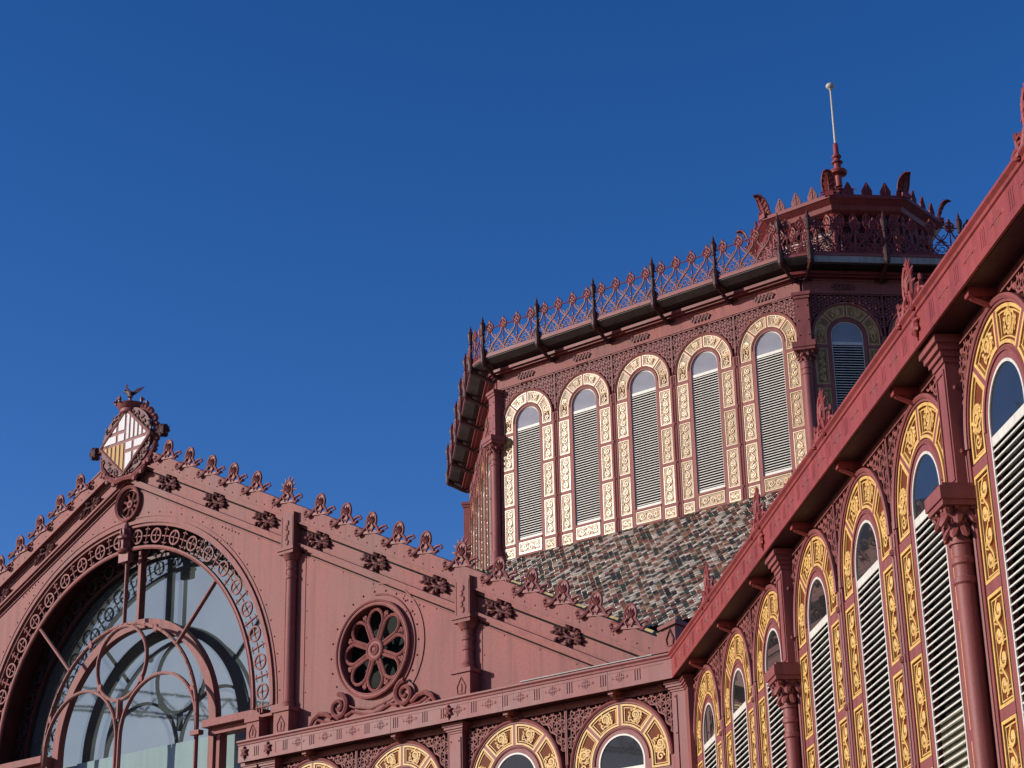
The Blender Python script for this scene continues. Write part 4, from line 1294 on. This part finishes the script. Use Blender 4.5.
def rail_run(L, n):
    """one run of gallery railing, L long with n medallions, x from 0..L"""
    g = MB()
    z0 = ZG; zt = 29.27
    st = L / n
    g.box(0, L, -0.03, 0.03, z0 + 0.02, z0 + 0.08)
    g.tube([(0, 0, zt - 0.04), (L, 0, zt - 0.04)], 0.022, 5)
    for i in range(n):
        c = st * (i + 0.5)
        # medallion
        g.tube([(c + 0.15 * cos(2 * PI * q / 10), 0, zt + 0.18 * sin(2 * PI * q / 10)) for q in range(10)], 0.03, 5, closed=True)
        for q in range(4):
            a = PI / 2 * q
            g.blob(c + 0.06 * cos(a), 0, zt + 0.075 * sin(a), 0.07, 0.03, 0.075, n=6, m=4)
        g.blob(c, 0, zt + 0.21, 0.06, 0.03, 0.09, n=6, m=4)
        for sg in (-1, 1): g.blob(c + sg * 0.15, 0, zt + 0.06, 0.035, 0.025, 0.035, n=5, m=3)
        g.tube([(c, 0, zt - 0.16), (c, 0, z0 + 0.06)], 0.022, 5)
        g.tube([(st * i, 0, z0 + 0.40), (st * (i + 1), 0, z0 + 0.40)], 0.014, 4)
        g.blob(c, 0, z0 + 0.52, 0.035, 0.035, 0.08, n=6, m=4)
        # interlaced curves
        for sg in (-1, 1):
            pts = []
            for q in range(13):
                t = q / 12
                x = c + sg * (st * (0.10 + 0.9 * t) - 0.08 * sin(2 * PI * t))
                z = zt - 0.10 - (zt - 0.16 - z0) * t
                if 0 <= x <= L: pts.append((x, 0.012 * sg, z))
            if len(pts) > 1: g.tube(pts, 0.028, 4)
            g.tube(spiral(c + sg * 0.13, z0 + 0.19, 0.11, 90, sg * 1.3, 12, 0.0), 0.027, 4)
            g.tube(arc(c + sg * st * 0.25, z0 + 0.62, 0.13, -100 if sg > 0 else -80, 80 if sg > 0 else -260, 9), 0.02, 4)
            g.blob(c + sg * st * 0.5, 0, z0 + 0.55, 0.05, 0.03, 0.05, n=6, m=4)
        g.tube(circ(c + st / 2, z0 + 0.24, 0.09, 10) if i < n - 1 else circ(c - 0.02, z0 + 0.20, 0.07, 10), 0.016, 4, closed=True)
    return g
rail_long = rail_run(PD * 5, 20).mesh('railing', M['rail'])
for k in range(8):
    a = face_T(k)
    vis = k in (0, 1, 7)
    # plain wall above and behind the lights
    wl = MB()
    wl.box(-HS + 0.05, HS - 0.05, 0.02, 0.25, TOPD + 0.0, 28.1)
    if not vis: wl.box(-HS + 0.05, HS - 0.05, 0.02, 0.25, ZB - 0.4, TOPD - 0.001)
    wl.box(-HS + 0.05, HS - 0.05, -0.03, 0.02, TOPD + 0.03, TOPD + 0.09)
    wl.box(-HS + 0.03, HS - 0.03, -0.06, 0.02, 27.66, 27.72)
    # frieze plate with a strip of rivets
    wl.box(-HS + 0.04, HS - 0.04, -0.025, 0.019, TOPD + 0.09, 27.66)
    if vis: rivet_row(wl, (-HS + 0.3, -0.03, 27.60), (HS - 0.3, -0.03, 27.60), 0.3, 0.02)
    for sg in (-1, 1):
        xa, xb = sorted((sg * (PD * 2.5 + 0.0), sg * (HS - 0.02)))
        if vis: wl.box(xa, xb, 0.0, 0.2, ZB - 0.4, TOPD - 0.001)
    if vis: wl.box(-HS + 0.05, HS - 0.05, 0.0, 0.2, ZB - 0.4, ZB - 0.001)
    part('drum_wall', wl, 'gable', dt, fpos(k, 0, 0, 0), a)
    cw = MB().box(-HS + 0.1, HS - 0.1, 0.3, 0.5, ZB - 0.4, 28.1)
    part('wall_core', cw, 'black', dt, fpos(k, 0, 0, 0), a)
    if vis:
        for i in range(5):
            drum_light.place(dt, fpos(k, (i - 2) * PD, 0, ZWD), a, single=(k == 0))
            put('frieze_ornament', fo_m, dt, fpos(k, (i - 2) * PD, 0.03, 27.46), a)
        for i in range(4): put('mullion', mull_d, dt, fpos(k, (i - 1.5) * PD, 0, ZWD), a)
        for i in range(6):
            put('gallery_bracket', br_m, dt, fpos(k, (i - 2.5) * FAC, 0, 0), a)
            put('railing_post', po_m, dt, fpos(k, (i - 2.5) * FAC, PG + 0.03, 0), a)
        put('railing', rail_long, dt, fpos(k, -PD * 2.5, PG - 0.02, 0), a)
# corner columns of the drum
for k in range(8):
    if k not in (0, 1, 7, 6): continue
    a = face_T(k) + PI / 8
    r = AP / cos(PI / 8)
    lx, ly = r * sin(a), -r * cos(a)
    c = MB()
    q = 0.17
    c.lathe([(q * 1.3, ZB - 0.5), (q * 1.3, ZB + 0.3), (q, ZB + 0.4), (q, 24.35), (q * 1.15, 24.37), (q * 1.15, 24.42), (q, 24.44), (q, 24.55), (q * 1.15, 24.57), (q * 1.15, 24.62), (q, 24.64), (q * 1.05, 24.8)], 18, Matrix.Translation((0, -0.10, 0)))
    o = part('corner_column', c, 'iron', dt, (lx, ly, 0), a)
    part('capital', capital_mb(q * 0.9, 0.36), 'iron', o, (0, -0.10, 24.76))
    p_ = MB()
    p_.box(-0.34, 0.34, -0.44, 0.1, 25.12, 25.22); p_.box(-0.37, 0.37, -0.47, 0.1, 25.22, 25.40)
    part('abacus', p_, 'iron', o)
    p_ = MB()
    p_.box(-0.22, 0.22, -0.22, 0.1, 25.40, 26.95)
    p_.box(-0.26, 0.26, -0.26, 0.1, 26.95, 27.05); p_.box(-0.30, 0.30, -0.30, 0.1, 27.05, 27.16)
    for z in (25.7, 26.2, 26.7):
        p_.blob(-0.15, -0.225, z, 0.03, 0.03, 0.03, n=5, m=3); p_.blob(0.15, -0.225, z, 0.03, 0.03, 0.03, n=5, m=3)
    part('pilaster_block', p_, 'iron', o)
    # chamfered run of railing between the end posts of two faces
    p0 = Vector(fpos(k, 2.5 * FAC, PG - 0.02, 0)); p1 = Vector(fpos((k + 1) % 8, -2.5 * FAC, PG - 0.02, 0))
    L_ = (p1 - p0).length
    an = math.atan2((p1 - p0).y, (p1 - p0).x)
    part('railing', rail_run(L_, 2), 'rail', dt, tuple(p0), an)
# gallery floor slab: octagon with chamfered corners
def gallery_outline(out):
    pts = []
    for k in range(8):
        pts.append(fpos(k, -2.5 * FAC, out, 0)); pts.append(fpos(k, 2.5 * FAC, out, 0))
    return pts
def slab(out0, out1, z0, z1):
    g = MB()
    A = gallery_outline(out0); B = gallery_outline(out1)
    n = len(A)
    vs = [(p[0], p[1], z0) for p in A] + [(p[0], p[1], z1) for p in A] + [(p[0], p[1], z0) for p in B] + [(p[0], p[1], z1) for p in B]
    fs = []
    for i in range(n):
        j = (i + 1) % n
        fs += [(i, j, n + j, n + i), (2 * n + j, 2 * n + i, 3 * n + i, 3 * n + j), (n + i, n + j, 3 * n + j, 3 * n + i), (j, i, 2 * n + i, 2 * n + j)]
    return g.add(vs, fs)
part('gallery_edge', slab(PG + 0.02, PG - 0.10, ZG - 0.06, ZG + 0.02), 'iron', dt, smooth=False)
def slope_slab(o0, z0, o1, z1, th):
    g = MB(); A = gallery_outline(o0); B = gallery_outline(o1); n = len(A)
    vs = [(p[0], p[1], z0) for p in A] + [(p[0], p[1], z0 + th) for p in A] + [(p[0], p[1], z1) for p in B] + [(p[0], p[1], z1 + th) for p in B]
    fs = []
    for i in range(n):
        j = (i + 1) % n
        fs += [(i, j, n + j, n + i), (2 * n + j, 2 * n + i, 3 * n + i, 3 * n + j), (n + i, n + j, 3 * n + j, 3 * n + i), (j, i, 2 * n + i, 2 * n + j)]
    return g.add(vs, fs)
part('gallery_soffit', slope_slab(PG - 0.38, ZG - 0.20, -0.2, ZG - 0.42, 0.03), 'soffit_shade', dt, smooth=False)
part('gutter', slope_slab(PG - 0.02, ZG - 0.09, PG - 0.39, ZG - 0.19, 0.03), 'zinc', dt, smooth=False)
part('eave_moulding', slab(0.34, -0.05, ZG - 0.44, ZG - 0.34), 'rail', dt, smooth=False)
part('eave_moulding', slab(0.24, -0.05, ZG - 0.50, ZG - 0.441), 'rail', dt, smooth=False)
for k in (1, 2):
    part('gutter_board', MB().box(-2.45 * FAC, 2.45 * FAC, -0.02, 0.02, ZG - 0.28, ZG - 0.065), 'lead', dt, fpos(k, 0, PG - 0.03, 0), face_T(k), smooth=False)
# low leaded roof from the gallery up to the lantern
LA = 3.1; LAP = LA / 2 * (1 + math.sqrt(2)); ZE = 36.75; LOFF = Vector((-0.10, -0.28, 0))
def octa(ap, z, rot=0.0):
    r = ap / cos(PI / 8)
    return [(r * sin(PI / 4 * k + PI / 8 + rot), -r * cos(PI / 4 * k + PI / 8 + rot), z) for k in range(8)]
def octa_loft(levels):
    g = MB(); vs = []; fs = []
    for ap, z in levels: vs += octa(ap, z)
    for i in range(len(levels) - 1):
        for k in range(8):
            j = (k + 1) % 8
            fs.append((i * 8 + k, i * 8 + j, (i + 1) * 8 + j, (i + 1) * 8 + k))
    fs += [tuple(range(7, -1, -1)), tuple(range((len(levels) - 1) * 8, len(levels) * 8))]
    return g.add(vs, fs)
part('dome_roof', octa_loft([(AP - 0.35, ZG - 0.01), (LAP - 0.1, 32.2)]), 'lead', dt, smooth=False)
# lantern
lw = octa_loft([(LAP - 0.75, 31.5), (LAP - 0.75, ZE - 0.5)])
lan = part('lantern', lw, 'iron_dark', dt, tuple(LOFF), smooth=False)
ev = octa_loft([(LAP - 0.6, ZE - 0.62), (LAP - 0.35, ZE - 0.5), (LAP - 0.3, ZE - 0.32), (LAP - 0.05, ZE - 0.16), (LAP, ZE - 0.14), (LAP, ZE), (LAP - 0.05, ZE + 0.04), (LAP - 0.5, ZE + 0.1)])
part('lantern_eave', ev, 'rail', lan, smooth=False)
rfm = octa_loft([(LAP - 0.15, ZE + 0.05), (1.6, ZE + 0.3), (0.6, ZE + 0.8), (0.36, ZE + 1.9)])
part('lantern_roof', rfm, 'iron_dark', lan, smooth=False)
for k in range(8):
    a = face_T(k)
    ap = LAP - 0.75
    y0 = -ap
    T = (-y0 * sin(a) * -1 * -1, y0 * cos(a), 0)
    loc = (-y0 * sin(a), y0 * cos(a), 0)
    f = MB()
    hw = (ap * 0.4142) - 0.12
    for c in (-0.5, 0.5):
        cx = c * hw
        f.box(cx - 0.40 * hw, cx + 0.40 * hw, -0.03, -0.002, ZE - 3.6, ZE - 1.25)
    part('lantern_window', f, 'cream' if k == 0 else 'soffit_shade', lan, loc, a)  # front face coloured pale as if sunlit, other faces painted dark
    lv = MB()
    for c in (-0.5, 0.5):
        cx = c * hw
        for i in range(22):
            lv.box(cx - 0.36 * hw, cx + 0.36 * hw, -0.05, -0.032, ZE - 3.5 + 0.1 * i, ZE - 3.44 + 0.1 * i)
    part('lantern_louvre', lv, 'soffit_shade', lan, loc, a)
    # corner shaft
    a2 = a + PI / 8
    rv = (LAP - 0.72) / cos(PI / 8)
    cs = MB().lathe([(0.13, 31.5), (0.13, ZE - 1.1), (0.2, ZE - 1.0), (0.2, ZE - 0.9), (0.12, ZE - 0.85), (0.14, ZE - 0.7), (0.24, ZE - 0.55)], 10)
    part('corner_shaft', cs, 'iron_red', lan, (rv * sin(a2), -rv * cos(a2), 0))
# pierced screens between the lantern shafts
scr = rail_run(LA * 0.86, 5).mesh('pierced_screen', M['rail'])
for k in range(8):
    a = face_T(k); y0 = -(LAP - 0.5); x0 = -LA * 0.43
    put('pierced_screen', scr, lan, (x0 * cos(a) - y0 * sin(a), x0 * sin(a) + y0 * cos(a), ZE - 2.75 - ZG * 1.75), a, scale=(1, 1, 1.75))
# acroteria on the lantern eave
def acroterion():
    g = MB()
    spine = [(0.05, 0.0), (-0.02, 0.25), (-0.10, 0.5), (-0.20, 0.74), (-0.34, 0.94), (-0.52, 1.04), (-0.66, 1.0)]
    wid = [0.22, 0.30, 0.34, 0.32, 0.24, 0.14, 0.04]
    n = len(spine)
    for dy in (0.0, 0.025):
        vs = []
        for (y, z), w_ in zip(spine, wid):
            vs += [(-w_, y + dy + 0.06, z), (0, y + dy, z), (w_, y + dy + 0.06, z)]
        fs = []
        for i in range(n - 1):
            for j in (0, 1):
                a = 3 * i + j
                fs.append((a, a + 1, a + 4, a + 3) if dy == 0 else (a + 3, a + 4, a + 1, a))
        g.add(vs, fs)
    for sg in (-1, 0, 1):
        g.tube([(sg * w_, y + 0.05 * abs(sg), z) for (y, z), w_ in zip(spine, wid)], [0.04, 0.045, 0.045, 0.04, 0.035, 0.03, 0.02], 5)
    for i in range(1, 5):
        for sg in (-1, 1):
            y, z = spine[i]; g.tube([(0, y - 0.02, z - 0.08), (sg * wid[i] * 0.6, y - 0.03, z + 0.02), (sg * wid[i] * 0.95, y + 0.03, z + 0.12)], 0.025, 4)
    for sg in (-1, 1):
        g.tube(spiral(sg * 0.34, 0.10, 0.14, -90, sg * 1.3, 12, -0.02), 0.035, 5)
    g.box(-0.22, 0.22, -0.22, 0.1, -0.12, 0.12)
    return g
ac_b = acroterion(); ac_b.v = [(x * 0.8, y * 0.85, z * 0.86) for x, y, z in ac_b.v]
ac_m = ac_b.mesh('acroterion', M['rail'])
def spike():
    g = MB()
    g.prism([(-0.20, 0), (0.20, 0), (0.22, 0.18), (0.14, 0.34), (0.03, 0.56), (-0.03, 0.56), (-0.14, 0.34), (-0.22, 0.18)], -0.03, 0.03)
    g.tube([(0, -0.03, 0), (0, -0.04, 0.5)], 0.025, 5)
    for sg in (-1, 1): g.tube([(sg * 0.05, -0.03, 0.05), (sg * 0.14, -0.03, 0.22), (0, -0.03, 0.46)], 0.02, 4)
    return g
sp_m = spike().mesh('eave_spike', M['rail'])
for k in range(8):
    a = face_T(k)
    a2 = a + PI / 8
    rv = (LAP - 0.15) / cos(PI / 8)
    put('acroterion', ac_m, lan, (rv * sin(a2), -rv * cos(a2), ZE + 0.03), a2)
    for x in (-0.75, 0.0, 0.75):
        y0 = -(LAP - 0.1)
        put('eave_spike', sp_m, lan, (x * cos(a) - y0 * sin(a), x * sin(a) + y0 * cos(a), ZE + 0.03), a)
# crown of leaves round the pole foot
cw = MB()
for k in range(8):
    a = PI / 4 * k + 0.2
    T = Matrix.Rotation(a, 4, 'Z')
    cw.tube([tuple(T @ Vector(p)) for p in ((0, -0.5, 0), (0, -0.62, 0.35), (0, -0.55, 0.75), (0, -0.8, 0.98), (0, -0.95, 0.86))], [0.09, 0.10, 0.08, 0.06, 0.03], 6)
    cw.blob(0, -0.6, 0.5, 0.16, 0.05, 0.3, T, n=6, m=4)
cw.lathe([(0.62, -0.25), (0.62, 0.0), (0.45, 0.1), (0.32, 0.9), (0.42, 1.0), (0.3, 1.1), (0.14, 1.25)], 12)
cw.v = [(x * 0.75, y * 0.75, z * 0.62) for x, y, z in cw.v]
part('leaf_crown', cw, 'rail', lan, (0, 0, ZE + 1.45))

# ---- scale-tile skirt roof round the drum
TK = 0.9
skirt_bot = 15.75
def skirt():
    g = MB(); cols = []
    rnd = random.Random(11)
    pal = [((0.54, 0.44, 0.35), 0.22), ((0.050, 0.055, 0.036), 0.24), ((0.24, 0.085, 0.05), 0.22), ((0.026, 0.022, 0.018), 0.16), ((0.33, 0.22, 0.13), 0.16)]  # first tone: cream tiles, brightened to paint in glints on the glaze
    ang = math.atan(TK)
    sl_len = (ZB - skirt_bot) / sin(ang)
    row = 0.150; tw = 0.205
    nrows = int(sl_len / row) + 1
    for k in (0, 1, 7):
        a = face_T(k)
        for j in range(nrows):
            d = j * row
            z = ZB - 0.02 - d * sin(ang); out = 0.02 + d * cos(ang)
            half = (AP + out) * math.tan(PI / 8)
            n = int(half / tw) + 1
            for i in range(-n, n):
                cx = (i + (0.5 if j % 2 else 0.0)) * tw + tw / 2
                if abs(cx) > half: continue
                # pattern: loosely ordered lozenges of colour
                u = (i - (j // 2)) % 4; v_ = (i + ((j + 1) // 2)) % 4
                q = rnd.random()
                if rnd.random() < 0.30:
                    c = pal[0][0] if (u == 0 or v_ == 0) and not (u == v_) else (pal[1][0] if (u + v_) % 2 == 0 else pal[2][0])
                    if u == 2 and v_ == 2: c = pal[3][0]
                else:
                    acc = 0
                    for c_, w_ in pal:
                        acc += w_
                        if q <= acc: c = c_; break
                f = rnd.uniform(0.75, 1.2)
                c = tuple(min(1, x * f) for x in c)
                lift = 0.034 + rnd.uniform(-0.012, 0.014); yaw = rnd.uniform(-0.03, 0.03)
                w2 = tw * 0.485; L = row * 1.45
                # tile in face space: x along, t down the slope, n off the slope; crowned across
                prof = [(-w2, -0.02, 0.0, 0.0), (0, -0.02, 0.022, 0), (w2, -0.02, 0.0, 0), (-w2, L * 0.62, lift * 0.62, 0), (0, L * 0.62, lift * 0.62 + 0.034, 0), (w2, L * 0.62, lift * 0.62, 0), (-w2 * 0.62, L * 0.9, lift * 0.9 + 0.006, 0), (0, L, lift + 0.026, 0), (w2 * 0.62, L * 0.9, lift * 0.9, 0)]
                base = len(g.v)
                for x_, t_, n_, _ in prof:
                    xx = cx + x_ + yaw * t_
                    o_ = out + t_ * cos(ang) + n_ * sin(ang)
                    zz = z - t_ * sin(ang) + n_ * cos(ang)
                    g.v.append(fpos(k, xx, o_, zz))
                # butt edge down to the course below
                for x_, t_, n_ in ((-w2, L * 0.62, lift * 0.62 - 0.022), (-w2 * 0.62, L * 0.9, lift * 0.9 - 0.022), (0, L, lift - 0.012), (w2 * 0.62, L * 0.9, lift * 0.9 - 0.022), (w2, L * 0.62, lift * 0.62 - 0.022)):
                    xx = cx + x_ + yaw * t_
                    g.v.append(fpos(k, xx, out + t_ * cos(ang) + n_ * sin(ang), z - t_ * sin(ang) + n_ * cos(ang)))
                b = base
                F = [(b, b + 3, b + 4, b + 1), (b + 1, b + 4, b + 5, b + 2), (b + 3, b + 6, b + 7, b + 4), (b + 4, b + 7, b + 8, b + 5),
                     (b + 3, b + 9, b + 10, b + 6), (b + 6, b + 10, b + 11, b + 7), (b + 7, b + 11, b + 12, b + 8), (b + 8, b + 12, b + 13, b + 5)]
                g.f += F
                ck = tuple(0.35 * x for x in c)  # butt faces darker: clay edge plus painted shade between courses
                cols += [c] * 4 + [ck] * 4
    return g, cols
sk, cols = skirt()
me = bpy.data.meshes.new('scale_tiles')
me.from_pydata(sk.v, [], sk.f); me.update()
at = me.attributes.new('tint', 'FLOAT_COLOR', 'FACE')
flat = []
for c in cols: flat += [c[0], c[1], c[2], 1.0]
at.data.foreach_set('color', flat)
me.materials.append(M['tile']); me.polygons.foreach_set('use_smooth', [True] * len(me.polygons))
sko = put('skirt_roof', None, dt) if False else None
ub = octa_loft([(AP + (ZB - skirt_bot) / TK - 0.0, skirt_bot - 0.05), (AP - 0.1, ZB - 0.02 + 0.05)])
sko = part('skirt_roof', ub, 'black', dt, smooth=False)
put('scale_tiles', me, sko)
part('skirt_wall', octa_loft([(AP + (ZB - skirt_bot) / TK - 0.4, 0.0), (AP + (ZB - skirt_bot) / TK - 0.4, skirt_bot - 0.06)]), 'recess', dt, smooth=False)
for k in (0, 7):
    hip = MB()
    p0 = Vector(octa(AP, ZB + 0.03)[k]); p1 = Vector(octa(AP + (ZB - skirt_bot) / TK, skirt_bot + 0.03)[k])
    n = 26
    for i in range(n):
        a_ = p0.lerp(p1, i / n); b_ = p0.lerp(p1, (i + 0.93) / n)
        hip.tube([tuple(a_), tuple(b_)], [0.09, 0.11], 6)
    part('hip_ridge', hip, 'iron', dt)

# =================================================================== flagpole on the lantern
fp = thing('flagpole', 'slim pale flagpole with a gold ball, on a red turned foot above the lantern', 'flagpole', (XG + LOFF.x, YC + LOFF.y, 39.55))
ft = MB().lathe([(0.14, -0.5), (0.14, 0.0), (0.36, 0.06), (0.40, 0.16), (0.36, 0.22), (0.16, 0.30), (0.14, 0.55), (0.24, 0.60), (0.24, 0.64), (0.16, 0.62), (0.13, 0.8), (0.20, 0.86), (0.20, 0.92), (0.12, 1.0), (0.10, 1.48), (0.07, 1.53)], 14)
part('foot', ft, 'iron_red', fp)
part('pole', MB().lathe([(0.055, 1.45), (0.04, 4.15)], 10), 'steel', fp)
bl = MB(); bl.blob(0, 0, 4.28, 0.19, 0.19, 0.14, n=14, m=9); bl.lathe([(0.06, 4.08), (0.09, 4.12), (0.05, 4.17)], 10)
part('ball', bl, 'steel', fp)

# =================================================================== across the square (seen only as reflections in the glass)
CRA = math.atan2(-18.3, 8.0); CRP = (-102.5, -69.7, 0)
tc_ = thing('tower_crane', 'grey lattice jib of a tower crane across the square', 'crane', CRP, CRA)
jb = MB()
for i in range(34):
    x = -48 + 2.9 * i
    jb.tube([(x, -0.7, 35.6), (x + 2.9, -0.7, 35.6)], 0.11, 4); jb.tube([(x, 0.7, 35.6), (x + 2.9, 0.7, 35.6)], 0.11, 4)
    jb.tube([(x, 0, 37.3), (x + 2.9, 0, 37.3)], 0.11, 4)
    for y in (-0.7, 0.7):
        jb.tube([(x, y, 35.6), (x + 1.45, 0, 37.3)], 0.07, 4); jb.tube([(x + 1.45, 0, 37.3), (x + 2.9, y, 35.6)], 0.07, 4)
part('jib', jb, 'crane', tc_)
ms = MB()
for sx in (-0.8, 0.8):
    for sy in (-0.8, 0.8): ms.tube([(52 + sx, sy, 0), (52 + sx, sy, 34)], 0.12, 4)
for i in range(17):
    for sy in (-0.8, 0.8): ms.tube([(51.2, sy, 2 * i), (52.8, sy, 2 * i + 2)], 0.07, 4)
    for sx in (-0.8, 0.8): ms.tube([(52 + sx, -0.8, 2 * i), (52 + sx, 0.8, 2 * i + 2)], 0.07, 4)
part('mast', ms, 'crane', tc_)

# =================================================================== light, sky, camera
S = Vector((-sin(R_(SUN_AZ)) * cos(R_(SUN_EL)), -cos(R_(SUN_AZ)) * cos(R_(SUN_EL)), sin(R_(SUN_EL))))
sd = bpy.data.lights.new('sun', 'SUN'); sd.energy = 5.0; sd.angle = R_(0.5); sd.color = (1.0, 0.93, 0.83)
so = bpy.data.objects.new('sun', sd); col.objects.link(so)
so.rotation_euler = S.to_track_quat('Z', 'Y').to_euler(); so.location = S * 80

w = bpy.data.worlds.new('World'); scene.world = w; w.use_nodes = True
N = w.node_tree.nodes; L = w.node_tree.links
bg = N['Background']
sk_ = N.new('ShaderNodeTexSky'); sk_.sky_type = 'NISHITA'; sk_.sun_disc = False
sk_.sun_elevation = R_(SUN_EL)
sk_.sun_rotation = math.atan2(S.x, S.y)
sk_.altitude = 50; sk_.air_density = 1.0; sk_.dust_density = 0.3; sk_.ozone_density = 3.0
gm = N.new('ShaderNodeGamma'); gm.inputs['Gamma'].default_value = 1.25
tn = N.new('ShaderNodeMix'); tn.data_type = 'RGBA'; tn.blend_type = 'MULTIPLY'; tn.inputs['Factor'].default_value = 1.0
tn.inputs[7].default_value = (1.22, 1.02, 1.29, 1)
hs = N.new('ShaderNodeHueSaturation'); hs.inputs['Saturation'].default_value = 1.19
L.new(sk_.outputs[0], gm.inputs['Color']); L.new(gm.outputs[0], hs.inputs['Color']); L.new(hs.outputs[0], tn.inputs[6]); L.new(tn.outputs[2], bg.inputs['Color'])
bg.inputs['Strength'].default_value = 0.08

cd = bpy.data.cameras.new('camera'); co = bpy.data.objects.new('camera', cd); col.objects.link(co)
y_, p_, r_ = R_(YAW), R_(PITCH), R_(ROLL)
fw = Vector((-sin(y_) * cos(p_), cos(y_) * cos(p_), sin(p_)))
rt = Vector((cos(y_), sin(y_), 0)); up = rt.cross(fw)
rt2 = cos(r_) * rt + sin(r_) * up; up2 = -sin(r_) * rt + cos(r_) * up
m4 = Matrix(((rt2.x, up2.x, -fw.x, CAM[0]), (rt2.y, up2.y, -fw.y, CAM[1]), (rt2.z, up2.z, -fw.z, CAM[2]), (0, 0, 0, 1)))
co.matrix_world = m4
cd.sensor_fit = 'HORIZONTAL'; cd.sensor_width = 36.0; cd.lens = CAMF / 1024 * 36.0
cd.clip_start = 0.1; cd.clip_end = 3000
scene.camera = co
scene.view_settings.view_transform = 'Standard'; scene.view_settings.look = 'None'
scene.view_settings.exposure = 0; scene.view_settings.gamma = 1
scene.render.resolution_x = 1024; scene.render.resolution_y = 768
